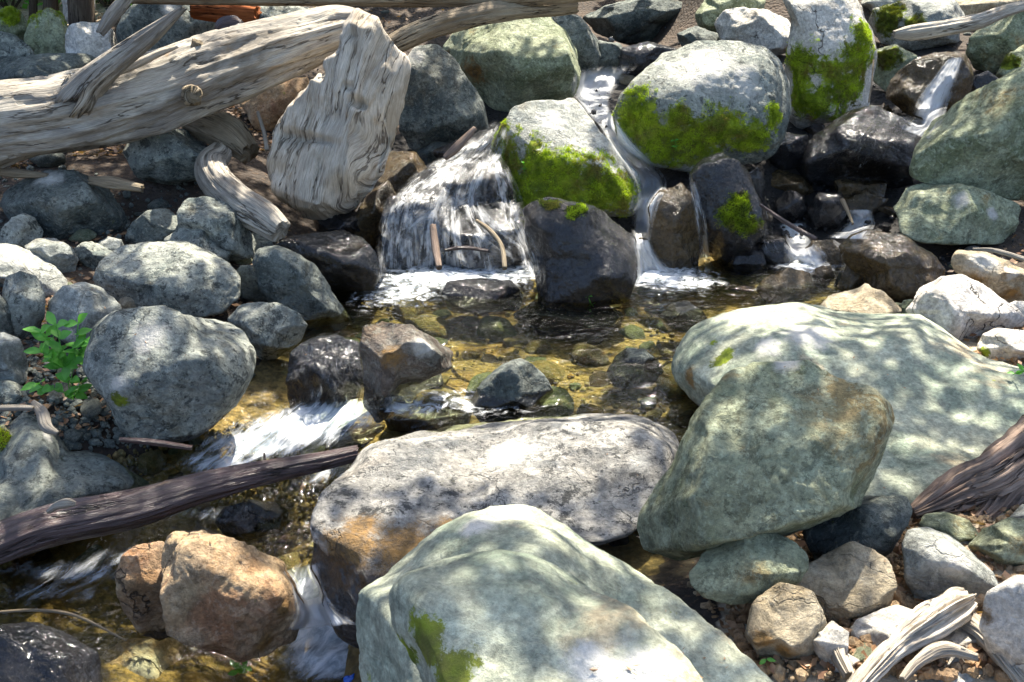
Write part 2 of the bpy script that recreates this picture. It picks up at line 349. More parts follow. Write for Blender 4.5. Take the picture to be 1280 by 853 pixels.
# ------------------------------------------------------------------ ground sheet
def in_poly(px, py, poly):
    inside = np.zeros(np.shape(px), bool); n = len(poly)
    for i in range(n):
        x1, y1 = poly[i]; x2, y2 = poly[(i+1) % n]
        c = ((y1 > py) != (y2 > py)) & (px < (x2-x1)*(py-y1)/(y2-y1+1e-9)+x1); inside ^= c
    return inside
BEDPOLY = [(350, 370), (470, 330), (900, 320), (1060, 330), (1060, 380), (900, 400), (880, 560), (820, 720), (640, 700), (480, 700), (480, 900), (-60, 900), (-60, 620), (180, 600), (230, 540), (340, 440)]
xs = np.concatenate([np.linspace(-60, -5, 40)[:-1], np.linspace(-5, 5, 420), np.linspace(5, 60, 40)[1:]])
ys = np.concatenate([np.linspace(-8, 1, 20)[:-1], np.linspace(1, 9, 360), np.linspace(9, 90, 90)[1:]])
GX, GY = np.meshgrid(xs, ys); GZ = H(GX, GY)
P3 = np.c_[GX.ravel(), GY.ravel(), GZ.ravel()]
GZ = GZ.ravel() + fbm(P3*2.2, 5)*.035*np.clip(1+np.abs(P3[:, 1]-5)*.0, 0, 1)
GV = np.c_[P3[:, :2], GZ]
nx, ny = len(xs), len(ys); ii = np.arange(nx*ny).reshape(ny, nx)
GF = np.c_[ii[:-1, :-1].ravel(), ii[:-1, 1:].ravel(), ii[1:, 1:].ravel(), ii[1:, :-1].ravel()]
ok = GV[:, 1] > .6; gpx = np.full(len(GV), -999.); gpy = gpx.copy()
gpx[ok], gpy[ok], _ = proj(GV[ok])
bed = in_poly(gpx, gpy, BEDPOLY)*1.0
sunlit_sand = (in_poly(gpx, gpy, [(900, 720), (1120, 640), (1400, 640), (1400, 1000), (900, 1000)]) | in_poly(gpx, gpy, [(1180, 400), (1300, 400), (1300, 480), (1200, 470)]) | in_poly(gpx, gpy, [(-50, -40), (140, -40), (140, 30), (-50, 35)]))*1.0  # sandy ground, its colour brightened to paint in strong sunlight
damp = in_poly(gpx, gpy, [(430,200),(600,120),(720,60),(1000,60),(1200,60),(1240,250),(1180,420),(420,420)])*1.
ground = mesh_from('ground', GV, GF, M['ground'], attrs={'bed': bed, 'sunlit_sand': sunlit_sand, 'damp': damp}); tag(ground, kind='structure')

# ------------------------------------------------------------------ rocks
ROCKS = []; PCT = {}
def polar(poly, c, n=256):
    th = np.arange(n)*2*np.pi/n; out = np.zeros(n); P = np.array(poly, float)-c
    for i in range(len(P)):
        a = P[i]; b = P[(i+1) % len(P)]; e = b-a
        den = np.cos(th)*e[1]-np.sin(th)*e[0]
        with np.errstate(all='ignore'):
            r = (a[0]*e[1]-a[1]*e[0])/den; s = (a[0]*np.sin(th)-a[1]*np.cos(th))/den
        r[(s < -1e-6) | (s > 1+1e-6) | (r < 0) | ~np.isfinite(r)] = 0; out = np.maximum(out, r)
    return th, out
def csmooth(a, w):
    k = np.arange(-int(3*w), int(3*w)+1); g = np.exp(-(k/w)**2/2); g /= g.sum()
    return sum(gi*np.roll(a, ki) for gi, ki in zip(g, k))
def body(poly, dk, soft, planes, sub, seed, gz=None, dd=0., dist=None, tiltx=0.):
    P = np.array(poly, float)
    x, y = P[:, 0], P[:, 1]; x2, y2 = np.roll(x, -1), np.roll(y, -1); cr = x*y2-x2*y; A = cr.sum()/2
    c = np.array([((x+x2)*cr).sum(), ((y+y2)*cr).sum()])/(6*A)
    th, Rp = polar(poly, c); Rp = csmooth(Rp, 1.3)
    a = (x.max()-x.min())/2; b = (y.max()-y.min())/2
    ib = int(np.argmax(y)); bx, by = x[ib], y[ib]; byc = min(by, 846)
    if dist is None:
        dbase = hit(bx, byc) if gz is None else float((gz-CAMZ)/ray(bx, byc)[2])
        dbase += dd
    dc = dist if dist is not None else dbase*1.05
    V0, F = ico(sub)
    rr = np.random.default_rng(seed)
    for it in range(3):
        Vs = V0 if it == 2 or dist is not None else ico(3)[0]
        m = dc/FPX; Aw, Bw = a*m, b*m
        r = ray(c[0], c[1]); s = -r[2]/np.linalg.norm(r); s = max(s, .12); cc = math.sqrt(1-s*s)
        Dy = min(dk*.85*Aw, .88*Bw/s); C = math.sqrt(max(Bw*Bw-(Dy*s)**2, 1e-6))/cc
        E = np.array([Aw, Dy, C]); q = Vs*E
        sc = np.full((len(Vs), len(planes)+1), 1.12)
        for k, (n, f) in enumerate(planes):
            n = np.array(n, float); n /= np.linalg.norm(n); hq = np.linalg.norm(n*E)
            d = q @ n; sc[:, k+1] = np.where(d > 1e-6, f*hq/np.maximum(d, 1e-6), 9)
        sc = np.minimum(sc, 3); k = 1/soft
        s_ = -soft*np.log(np.exp(-k*sc).sum(1)); p = q*s_[:, None]
        ctr = at(c[0], c[1], np.array(dc)); Pw = ctr+p
        px, py, dep = proj(Pw)
        ox, oy = px-c[0], py-c[1]; rad = np.hypot(ox, oy); ang = np.arctan2(oy, ox) % (2*np.pi)
        nb = 90; bi = (ang/(2*np.pi)*nb).astype(int) % nb; S = np.zeros(nb); np.maximum.at(S, bi, rad)
        S = np.where(S > 0, S, S.max()); S = csmooth(S, 1)
        Si = np.interp(ang, (np.arange(nb+1)+.5)*2*np.pi/nb, np.r_[S, S[0]], period=2*np.pi)
        Ri = np.interp(ang, np.r_[th, 2*np.pi], np.r_[Rp, Rp[0]])
        ratio = Ri/Si; npx = c[0]+ox*ratio; npy = c[1]+oy*ratio
        Pn = at(npx, npy, dep)
        if dist is not None: break
        j = np.argmin((npx-bx)**2+(npy-by)**2); dc = dc + (dbase-dep[j])
        dc = max(dc, .9)
    return Pn, F, E, c
def rplanes(seed, n, lo, hi, top=None):
    rr = np.random.default_rng(seed); out = []
    Q = rr.normal(size=(3, 3)); Q, _ = np.linalg.qr(Q)
    for i in range(n):                                      # evenly spread, jittered normals
        z = 1-2*(i+.5)/n; r = math.sqrt(1-z*z); g = i*2.39996; v = Q @ np.array([r*math.cos(g), r*math.sin(g), z])+rr.normal(size=3)*.28
        v /= np.linalg.norm(v); out.append((v, rr.uniform(lo, hi)))
    if top is not None: out.append((top[:3], top[3]))
    return out
def rock(label, mat, poly, name='boulder', cat='boulder', sub=5, soft=.016, nf=15, lo=.62, hi=.95, dk=1., planes=(), top=None, gz=None, dd=0., dist=None,
         water=None, wet=None, moss=(), ochre=(), pale=(), amp=1., group=None, mossk='moss', tuft=1., seed=None):
    seed = seed if seed is not None else len(ROCKS)*13+5
    P = [(float(a), float(b)) for a, b in poly]
    if water is not None:                                   # carries on below the surface
        cy = sum(p[1] for p in P)/len(P); mx = max(p[1] for p in P)
        P = [(x, y+(mx-cy)*.28*max(0, (y-cy)/(mx-cy))) for x, y in P]
        if gz is None: gz = water-.12
    pl = rplanes(seed, nf, lo, hi, top)+list(planes)
    V, F, E, c = body(P, dk, soft, pl, sub, seed, gz, dd, dist)
    size = float(np.prod(E)**(1/3)); N = vnormals(V, F); off = np.array([seed*3.7, seed*1.3, 7.])
    d = fbm(V/size*1.3+off, 4)*.022*size + fbm(V*9+off, 5, .6)*.010*min(1, size/.2)
    rg = 1-np.abs(fbm(V/size*2.6+off+9, 3)); d = d - np.clip(rg-.9, 0, 1)*.14*size
    V = V+N*(d*amp)[:, None]
    at_ = {}
    px, py, dep = proj(V); vis = (N @ CF) < .25
    for nm, lst in (('moss', moss), ('ochre', ochre), ('pale', pale)):
        o = np.zeros(len(V))
        for (bx, by, br) in lst:                            # patch centred on the surface point, true radius in space
            dd_ = (px-bx)**2+(py-by)**2+np.where(vis, 0, 1e9); j = int(np.argmin(dd_)); rm = br*dep[j]/FPX
            dist_ = np.linalg.norm(V-V[j], axis=1); o = np.maximum(o, np.clip(1.25-.75*dist_/rm, 0, 1))
        at_[nm] = o
    lvl = wet if wet is not None else (water+.05 if water is not None else None)
    at_['wet'] = np.zeros(len(V)) if lvl is None else np.clip((lvl-V[:, 2])/.06+.5, 0, 1)
    base = np.array([V[:, 0].mean(), V[:, 1].mean(), V[:, 2].min()])
    o = mesh_from(name, V, F, M[mat], loc=base, attrs=at_)
    tag(o, label, cat, group); ROCKS.append(o)
    if len(moss) and tuft:                                  # short moss fronds standing on the mossy skin
        cen, rad_ = [], []
        for (bx, by, br) in moss:
            j = int(np.argmin((px-bx)**2+(py-by)**2+np.where(vis, 0, 1e9))); cen.append(V[j]); rad_.append(br*dep[j]/FPX)
        grp = list(range(len(cen)))
        for i in range(len(cen)):
            for k in range(i):
                if np.linalg.norm(cen[i]-cen[k]) < (rad_[i]+rad_[k])*1.0:
                    gi, gk = grp[i], grp[k]; grp = [gk if g == gi else g for g in grp]
        dd_ = np.array([np.linalg.norm(V-c_, axis=1)/r_ for c_, r_ in zip(cen, rad_)]); near = np.array(grp)[dd_.argmin(0)]
        mk = at_['moss']+fbm(V*13+off, 5, .7)*.75
        fm = mk[F].mean(1); fa = np.linalg.norm(np.cross(V[F[:, 1]]-V[F[:, 0]], V[F[:, 2]]-V[F[:, 0]]), axis=1)/2
        for g in sorted(set(grp)):
            w = np.where((near[F[:, 0]] == g) & (at_['moss'][F[:, 0]] > .1), fa*np.clip((fm-.32)*2.4, 0, 1)**1.5, 0); tot = w.sum()
            if tot <= 2e-4: continue
            n = int(min(30000, tot*130000*tuft)); 
            if n < 20: continue
            idx = rng.choice(len(F), n, p=w/tot); u = rng.random((n, 2)); fl = u.sum(1) > 1; u[fl] = 1-u[fl]
            p = V[F[idx, 0]]+(V[F[idx, 1]]-V[F[idx, 0]])*u[:, :1]+(V[F[idx, 2]]-V[F[idx, 0]])*u[:, 1:]
            nn = N[F[idx, 0]]+rng.normal(size=(n, 3))*.6+np.array([0, 0, .3]); nn /= np.linalg.norm(nn, axis=1)[:, None]
            clump = .35+1.3*np.clip(fbm(p*34, 3)+.5, 0, 1)
            L = rng.uniform(.006, .014, n)*clump; sd_ = np.cross(nn, rng.normal(size=(n, 3))); sd_ /= np.linalg.norm(sd_, axis=1)[:, None]
            wd = (rng.uniform(.0012, .0026, n))[:, None]*sd_
            Vt = np.concatenate([p-wd-nn*.002, p+wd-nn*.002, p+nn*L[:, None]]); Ft = np.c_[np.arange(n), np.arange(n)+n, np.arange(n)+2*n]
            mesh_from('moss', Vt, Ft, M[mossk], parent=o, loc=base, smooth=False)
    return o
Rk = rock
# ---- far bank, top left
Rk('blue grey boulder behind the broken branch stub of the big log', 'bluedk', [(146,38),(150,20),(165,5),(185,-5),(220,-5),(250,8),(270,22),(276,45),(262,90),(200,110),(150,100)], pale=[(215,12,14)])
Rk('pale lichen spotted boulder right of the slim tree trunks', 'white', [(82,45),(85,32),(100,27),(128,28),(142,38),(149,55),(146,90),(120,100),(90,95),(82,65)], moss=[(120,32,7)], tuft=.5)
Rk('long flat grey slab directly above the left end of the big log', 'bluedk', [(-30,78),(0,72),(60,67),(110,66),(128,72),(120,110),(60,125),(-30,125)], nf=8)
Rk('small blue rock at the left picture edge above the flat slab', 'blue', [(-25,48),(0,39),(20,45),(38,58),(44,70),(30,90),(-25,90)], sub=4)
Rk('round green mossy boulder below the slim tree trunks', 'green', [(30,45),(38,20),(60,10),(80,18),(88,40),(85,70),(70,78),(45,78),(30,65)], moss=[(55,25,18)])
Rk('small mossy boulder at the top left corner', 'green', [(-15,20),(10,8),(28,15),(36,35),(30,60),(-15,60)], moss=[(10,20,12)], sub=4)
Rk('pale blue rock behind the far end of the big log', 'blue', [(288,22),(305,8),(335,5),(360,5),(388,10),(390,35),(350,60),(300,60)])
Rk('pale sunlit boulder at the top edge right of the tree trunk', 'white', [(75,-15),(118,-15),(120,10),(105,28),(80,26)], sub=4)
Rk('brown boulder in shade beneath the big log', 'tan', [(300,130),(318,112),(350,100),(385,95),(395,130),(370,160),(320,165)], amp=1.2)
# ---- left bank
Rk('flat blue grey rock in leaf litter under the big log', 'blue', [(150,190),(165,168),(200,155),(235,162),(262,182),(272,205),(255,225),(210,232),(170,222)], dk=1.3)
Rk('big dark blue boulder with pale top at the left edge below the log', 'bluedk', [(0,255),(6,237),(30,220),(60,211),(95,212),(120,222),(140,240),(155,262),(158,285),(140,300),(100,306),(50,306),(18,290)], sub=6, pale=[(60,222,20)])
Rk('small pale pointed rock below the big dark boulder at left', 'blue', [(0,288),(15,272),(30,266),(45,272),(55,290),(50,305),(25,314),(0,312)])
Rk('blue rock right of the big dark boulder', 'bluedk', [(155,298),(165,278),(185,264),(208,260),(222,270),(232,290),(220,306),(180,310)])
Rk('large pale grey rock left of the curved driftwood', 'blue', [(220,264),(232,248),(255,245),(285,255),(305,275),(320,298),(318,322),(290,326),(250,312),(225,292)])
Rk('low smooth rock overlapping the base of the large pale grey rock', 'blue', [(203,300),(230,283),(255,281),(277,295),(294,318),(285,335),(235,332)], dd=-.05)
Rk('small dark rock tucked beneath the curved driftwood', 'bluedk', [(300,300),(318,290),(340,300),(345,318),(325,328),(302,322)], sub=4)
Rk('light round stone above the lit flat slab at left', 'grey', [(28,308),(45,298),(70,299),(90,310),(99,325),(92,342),(70,345),(45,330)])
Rk('flat pale stone between two round stones at left', 'blue', [(90,312),(105,303),(125,306),(142,315),(140,335),(110,342)], sub=4)
Rk('small pale stone behind the large slab sided boulder', 'grey', [(120,305),(135,296),(152,299),(158,312),(140,322),(120,318)], sub=4)
Rk('whitish sloping slab at the left edge', 'grey', [(-20,305),(10,305),(40,315),(65,330),(86,350),(84,372),(60,378),(20,360),(-20,345)], dk=1.4, pale=[(20,318,20)])
Rk('blue grey stone leaning under the whitish slab', 'blue', [(2,365),(6,346),(25,339),(45,346),(56,368),(56,395),(45,422),(20,430),(2,405)])
Rk('rounded rock directly behind the green leafy plant', 'grey', [(57,402),(61,376),(78,357),(105,352),(130,360),(152,380),(152,405),(130,428),(90,435),(65,422)])
Rk('broad angular grey boulder above the biggest left boulder', 'blue', [(113,345),(130,322),(148,307),(185,301),(235,302),(262,311),(287,330),(302,352),(302,375),(282,392),(250,398),(205,394),(165,388),(135,372),(115,358)], sub=6, soft=.03, planes=[((.0,-.25,1),.62),((.75,-.6,-.3),.62),((-.5,-.8,.3),.7)])
Rk('little olive brown stone wedged behind the biggest left boulder', 'warm', [(149,375),(158,363),(175,361),(188,376),(190,395),(155,392)], sub=4)
Rk('dark angular rock left of the long leaning boulder', 'bluedk', [(288,348),(300,333),(325,331),(342,348),(347,372),(325,384),(300,376)], sub=4)
Rk('pale blue rock at the water side right of the biggest left boulder', 'blue', [(283,400),(300,380),(325,376),(350,379),(375,391),(386,407),(375,428),(345,450),(325,450),(308,430)], gz=-.05)
Rk('long dark green boulder leaning towards the pool', 'bluedk', [(318,328),(321,312),(345,306),(375,318),(395,333),(412,358),(427,383),(439,400),(432,412),(400,415),(370,410),(345,392),(325,362)], gz=-.05, sub=6, dd=.1)
Rk('dark wet blue rock left of the left waterfall base', 'wet', [(338,308),(358,295),(385,291),(430,289),(452,297),(470,315),(477,342),(467,362),(445,368),(410,364),(388,342),(365,328)], water=0, sub=6, soft=.025, planes=[((.1,-.75,-.6),.6),((0,-.2,1),.7)])
Rk('grey stone at the left edge beside the leafy plant', 'grey', [(-25,420),(5,414),(25,424),(35,450),(34,478),(10,488),(-25,480)])
Rk('dark stone at the left edge under the leaning blue stone', 'bluedk', [(-25,350),(0,368),(18,392),(24,420),(10,432),(-25,428)])
Rk('small pale wedge of rock at the left edge above driftwood bits', 'blue', [(-20,472),(10,473),(30,484),(37,496),(22,508),(-20,508)], sub=4)
Rk('biggest rounded boulder of the left bank with pale speckled crown', 'blue', [(103,440),(112,410),(140,390),(175,381),(205,383),(230,394),(268,399),(303,413),(320,438),(318,465),(300,502),(272,530),(245,550),(210,558),(172,552),(150,538),(138,508),(118,482),(105,460)], sub=6, gz=-.12, soft=.05,
   planes=[((-.1,-.55,.85),.74),((.35,-.9,-.25),.78),((-.8,-.5,-.1),.8)], moss=[(150,500,12)], tuft=0, pale=[(185,420,24),(150,480,12)], wet=-.03)
Rk('flat dark blue slab at the left edge above the wet log', 'bluedk', [(-25,560),(0,535),(30,513),(62,528),(90,557),(130,567),(160,588),(192,602),(180,625),(120,655),(50,680),(-25,690)], gz=-.28, dk=1.6, sub=6, planes=[((.1,-.35,1),.55)], pale=[(60,545,8)])
Rk('mossy knob of wood and stone at the left edge', 'green', [(-25,540),(5,530),(16,548),(14,575),(-25,590)], moss=[(2,548,14)], sub=5)
# ---- back centre
Rk('dark round boulder immediately right of the bleached stump', 'bluedk', [(498,82),(518,58),(545,54),(565,68),(582,95),(604,128),(612,162),(592,187),(555,200),(520,195),(498,165)], sub=6, pale=[(518,72,14)], ochre=[(510,120,10)])
Rk('large lichen spotted boulder at top centre', 'green', [(552,60),(568,38),(600,20),(640,12),(680,13),(706,35),(722,65),(726,95),(718,124),(690,135),(650,145),(620,143),(598,122),(568,97)], sub=6, ochre=[(590,90,20),(560,70,8)], planes=[((-.5,-.6,-.4),.72),((.1,-.5,.85),.78)])
Rk('dark green boulder tucked behind the top centre boulder', 'bluedk', [(655,12),(690,6),(727,22),(748,50),(757,72),(748,92),(725,95),(690,70)], sub=6)
Rk('dark angular boulder at the top edge above the right falls', 'bluedk', [(726,22),(760,5),(800,-2),(835,-8),(860,6),(864,24),(842,42),(812,56),(775,54),(745,42)], sub=6, soft=.02, planes=[((.3,-.6,-.7),.6)])
Rk('dark olive boulder at the top edge behind the pale round rock', 'green', [(868,18),(885,-5),(930,-14),(958,0),(950,30),(905,50),(885,46),(872,34)])
Rk('pale round rock behind the mossy fronted boulder', 'white', [(893,30),(905,13),(930,9),(960,12),(985,24),(997,42),(988,66),(960,72),(925,68),(900,52)], sub=6, ochre=[(985,60,8)])
Rk('white topped boulder with a bright green moss skirt', 'white', [(983,150),(981,100),(983,60),(989,25),(972,-15),(1062,-20),(1077,10),(1092,40),(1097,75),(1088,115),(1085,140),(1050,150),(1020,158),(1000,162)], sub=6, soft=.03, planes=[((0,-.9,.5),.62)], moss=[(1000,85,24),(1000,120,26),(1040,92,20),(1075,70,24),(1082,40,18),(1060,110,30),(1020,130,22)], ochre=[(1015,148,10)], tuft=1.2)
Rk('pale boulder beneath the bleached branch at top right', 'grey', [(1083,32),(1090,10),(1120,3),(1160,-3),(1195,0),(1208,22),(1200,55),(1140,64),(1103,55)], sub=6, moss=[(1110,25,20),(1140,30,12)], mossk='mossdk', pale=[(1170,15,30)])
Rk('rock at the top edge above the bleached branch', 'grey', [(1070,5),(1090,-12),(1130,-18),(1150,0),(1120,14),(1085,20)], sub=4)
Rk('brown grey rock at the top edge near the right corner', 'warm', [(1190,5),(1215,-12),(1260,-18),(1290,0),(1250,25),(1210,28)])
Rk('smooth teal rock in the top right corner', 'green', [(1207,68),(1214,45),(1240,25),(1285,3),(1310,50),(1275,80),(1238,92),(1216,86)], sub=6)
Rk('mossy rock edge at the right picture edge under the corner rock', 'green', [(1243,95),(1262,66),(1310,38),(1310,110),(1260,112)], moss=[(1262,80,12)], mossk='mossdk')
Rk('golden brown wet rock that the right fall runs over', 'wetbrown', [(1106,122),(1113,98),(1140,74),(1170,65),(1207,67),(1218,95),(1208,128),(1170,155),(1130,142)], sub=6, soft=.03)
Rk('large pale green boulder at the right edge', 'green', [(1137,212),(1145,180),(1165,150),(1200,125),(1240,100),(1285,79),(1330,85),(1330,250),(1270,252),(1230,246),(1188,238),(1148,230)], sub=6, pale=[(1260,180,30)], planes=[((-.45,-.35,.8),.66),((-.3,-.9,-.3),.75)])
Rk('flat lichen covered rock below the large pale green boulder', 'green', [(1117,258),(1130,235),(1160,228),(1200,230),(1240,240),(1277,255),(1272,287),(1250,308),(1200,306),(1150,304),(1122,292)], sub=6, pale=[(1240,268,8),(1200,250,12)])
Rk('large dark wet rock glistening under the right fall', 'wet', [(990,207),(1003,184),(1038,154),(1065,137),(1095,131),(1130,148),(1152,170),(1152,205),(1142,232),(1090,240),(1050,237),(1008,227)], sub=6, soft=.025, nf=22, planes=[((-.1,-.65,-.75),.55)], ochre=[(1060,145,10),(1085,140,8)])
Rk('little round golden stone beside the moss skirt', 'tan', [(1006,161),(1014,151),(1025,151),(1034,161),(1027,171),(1012,171)], name='stone', cat='stone', sub=4, wet=9)
Rk('wet golden stone right of the little round golden stone', 'wetbrown', [(1036,146),(1045,132),(1060,131),(1072,141),(1062,155),(1042,157)], name='stone', cat='stone', sub=4)
Rk('tiny wet amber stone at the top of the glistening rock', 'wetbrown', [(1090,140),(1097,132),(1110,132),(1116,140),(1105,148)], name='stone', cat='stone', sub=4)
Rk('black wet block below the round golden stone', 'wet', [(958,192),(980,166),(1010,168),(1012,190),(992,212),(965,215)], sub=5, soft=.02)
Rk('reddish wet stone left of the glistening rock', 'wetbrown', [(952,222),(972,212),(1010,222),(1024,240),(1000,252),(962,245)], name='stone', cat='stone', sub=5)
Rk('speckled pebble like stone beside the moss patched wet boulder', 'white', [(935,218),(948,208),(958,228),(952,250),(938,246)], name='stone', cat='stone', sub=4, wet=9)
Rk('flat red brown stone below the glistening rock', 'wetbrown', [(1053,248),(1078,239),(1112,248),(1102,264),(1075,268),(1058,262)], name='stone', cat='stone', sub=4)
Rk('small blue black stone in the right side cascade', 'wet', [(968,254),(985,238),(1006,244),(1012,264),(992,280),(972,272)], name='stone', cat='stone', sub=4)
Rk('wet stone between the two small right cascades', 'wet', [(1008,264),(1024,240),(1052,240),(1062,264),(1046,286),(1018,284)], name='stone', cat='stone', sub=5)
Rk('squarish wet stone in front of the right side cascades', 'wetbrown', [(1000,318),(1014,300),(1040,299),(1057,310),(1057,334),(1030,338),(1003,330)], name='stone', cat='stone', sub=5)
Rk('dark stone left of the squarish wet stone', 'wet', [(945,320),(955,300),(980,296),(990,315),(985,338),(955,340)], name='stone', cat='stone', sub=4)
Rk('large boulder with a moss covered front right of the centre fall', 'blue', [(764,142),(774,118),(800,94),(830,67),(870,51),(920,51),(957,59),(976,75),(986,100),(989,140),(981,172),(965,197),(930,208),(890,212),(850,216),(812,208),(785,190),(768,168)], sub=6, soft=.04,
   planes=[((.0,-.32,.95),.66),((-.1,-.85,-.35),.74),((.75,-.6,.1),.76)], moss=[(800,150,32),(830,180,36),(870,178,36),(905,165,30),(940,175,26),(965,150,16),(850,150,20)], pale=[(880,80,45),(930,100,26)], tuft=.8)
# ---- centre falls
LP = [((0,-.25,1),.62),((.05,-1,.12),.62)]
Rk('dark wet block under the lower left drop of the left waterfall', 'wet', [(474,272),(484,246),(520,236),(556,240),(566,262),(566,320),(540,350),(484,350)], sub=6, gz=-.1, planes=LP)
Rk('black wet block under the lower right drop of the left waterfall', 'wet', [(556,285),(580,268),(620,262),(655,276),(672,300),(668,335),(610,350),(560,335)], sub=6, gz=-.1, planes=LP, dd=-.02)
Rk('dark wet ledge under the middle step of the left waterfall', 'wet', [(505,232),(535,208),(580,196),(620,198),(640,225),(650,275),(600,300),(530,285)], sub=6, gz=0.05, planes=LP, dd=.12)
Rk('amber wet ledge at the foot of the bleached stump', 'wetbrown', [(440,275),(462,240),(485,225),(500,250),(488,300),(465,315),(440,300)], sub=5, gz=.0, dd=.1)
Rk('dark wet rock at the head of the left waterfall', 'wet', [(540,190),(575,172),(615,160),(640,180),(630,225),(570,235)], sub=6, gz=.25, dd=.2, planes=LP)
Rk('square topped grey boulder draped in vivid green moss between the falls', 'grey', [(612,200),(616,172),(638,136),(656,126),(700,124),(718,120),(745,157),(799,220),(803,250),(791,273),(720,270),(650,273),(628,260)], sub=6, soft=.03, gz=.12, dd=-.05,
   planes=[((.1,-.42,.9),.55),((.0,-.95,-.1),.72),((.8,-.5,.3),.76)], moss=[(628,185,24),(635,215,32),(670,215,36),(705,225,34),(745,235,34),(775,240,28),(655,245,24),(625,165,14),(690,240,30)], tuft=1.3, pale=[(690,150,20)])
Rk('dark block of wet rock standing under the vivid mossy boulder', 'wet', [(651,263),(668,250),(700,248),(742,258),(794,300),(798,334),(787,362),(720,376),(676,381),(668,340)], sub=6, soft=.02, nf=24, water=0, planes=[((-.3,-.9,.25),.68),((.4,-.75,.5),.7),((0,-.1,1),.85)], moss=[(690,253,14),(720,262,12)], tuft=.8)
Rk('olive brown rock between the two thin falls', 'wetbrown', [(811,258),(824,235),(850,229),(869,243),(877,275),(874,335),(845,342),(818,330),(811,292)], sub=6, water=0)
Rk('upright dark boulder with one bright moss patch on its face', 'wet', [(860,217),(874,200),(900,191),(926,199),(942,225),(952,255),(957,290),(947,328),(900,334),(878,313),(870,262)], sub=6, soft=.04, gz=-.05, moss=[(925,255,17),(920,272,18),(935,280,14)], tuft=1.)
Rk('narrow wet rock beside the foot of the centre fall', 'wetbrown', [(790,310),(800,296),(812,300),(816,330),(806,350),(792,345)], name='stone', cat='stone', sub=4, water=0)
# ---- pool
Rk('low dark wet rock in the foam under the left waterfall', 'wet', [(551,366),(560,352),(600,347),(640,350),(655,368),(648,383),(600,387),(560,382)], water=0, sub=5)
Rk('flat blue rock just under water with a green leaf on it', 'wet', [(640,392),(668,373),(710,371),(752,377),(780,392),(770,405),(700,409),(655,405)], water=-.01, sub=5)
Rk('small sharp blue rock poking from the pool near the right bank', 'bluedk', [(823,397),(840,378),(860,377),(880,389),(888,403),(860,412),(835,410)], water=0, sub=5, soft=.02, wet=.03)
Rk('flat brown stone by the small sharp blue rock', 'wetbrown', [(798,381),(815,373),(830,380),(822,388)], name='stone', cat='stone', water=0, sub=4)
Rk('round grey rock alone in the middle of the pool', 'bluedk', [(757,467),(768,446),(785,436),(805,437),(822,449),(830,465),(815,478),(785,482),(765,478)], water=0, sub=5, wet=.015)
Rk('pointed grey rock in the pool behind the broad flat boulder', 'bluedk', [(583,502),(600,478),(630,455),(650,447),(668,455),(682,472),(692,488),(676,506),(640,517),(600,520)], water=0, sub=6, wet=.04, planes=[((.6,-.6,.5),.7)])
Rk('brown topped rock at the lip of the pool', 'brownrock', [(450,428),(454,408),(480,401),(515,404),(545,424),(568,441),(562,460),(530,470),(500,480),(485,505),(470,515),(454,495)], water=0, sub=6, pale=[(530,432,14)], ochre=[(490,450,18)], wet=.09)
Rk('glittering wet stone at the foot of the brown topped rock', 'wet', [(481,474),(500,465),(530,461),(551,465),(554,481),(540,495),(510,503),(488,499)], name='stone', cat='stone', water=-.02, sub=5, pale=[(520,480,30)], dd=-.03)  # white glint painted on as a pale patch
Rk('dark glinting ledge left of the brown topped rock', 'wet', [(355,475),(363,440),(385,424),(420,416),(452,428),(458,470),(442,510),(400,516),(366,515)], water=-.1, sub=6, nf=22, soft=.025)
Rk('orange wet stone behind the tip of the wet log', 'wetbrown', [(396,553),(410,537),(445,529),(487,529),(475,548),(430,568),(408,565)], name='stone', cat='stone', sub=5, water=-.12)
Rk('wet brown stone under the rapid behind the broad flat boulder', 'wetbrown', [(478,520),(500,505),(545,505),(590,515),(585,532),(530,538),(485,535)], name='stone', cat='stone', sub=5, water=-.04)
Rk('dark green stone at the shaded pool edge under the right bank', 'bedg', [(1042,357),(1050,340),(1065,334),(1070,355),(1057,368)], name='stone', cat='stone', sub=4, wet=9)
Rk('angular brown wet stone at the right pool edge', 'wetbrown', [(943,362),(958,346),(985,334),(1012,340),(1020,360),(1002,378),(960,380)], name='stone', cat='stone', sub=5, soft=.02, dd=.05)
Rk('olive pebble right of the angular brown wet stone', 'wetbrown', [(1010,347),(1020,335),(1038,332),(1044,345),(1032,360),(1015,358)], name='stone', cat='stone', sub=4)
# ---- broad flat boulder in the middle
Rk('broad flat grey boulder in mid stream with golden wet flank', 'banded', [(387,655),(395,622),(425,592),(447,560),(475,545),(530,540),(600,530),(680,522),(740,517),(790,517),(830,529),(857,553),(855,585),(845,615),(820,650),(780,672),(740,680),(690,690),(620,720),(560,760),(500,800),(460,815),(420,800),(397,755),(386,705)], sub=6, gz=-.27, soft=.03, nf=8, lo=.85, dk=1.5,
   planes=[((.03,-.22,1),.50),((-.45,-.85,.15),.72)], ochre=[(430,690,45),(500,690,45),(560,665,26),(470,740,35),(420,740,25),(450,660,24),(690,655,30)], pale=[(640,565,40),(800,575,16)], wet=-.03)
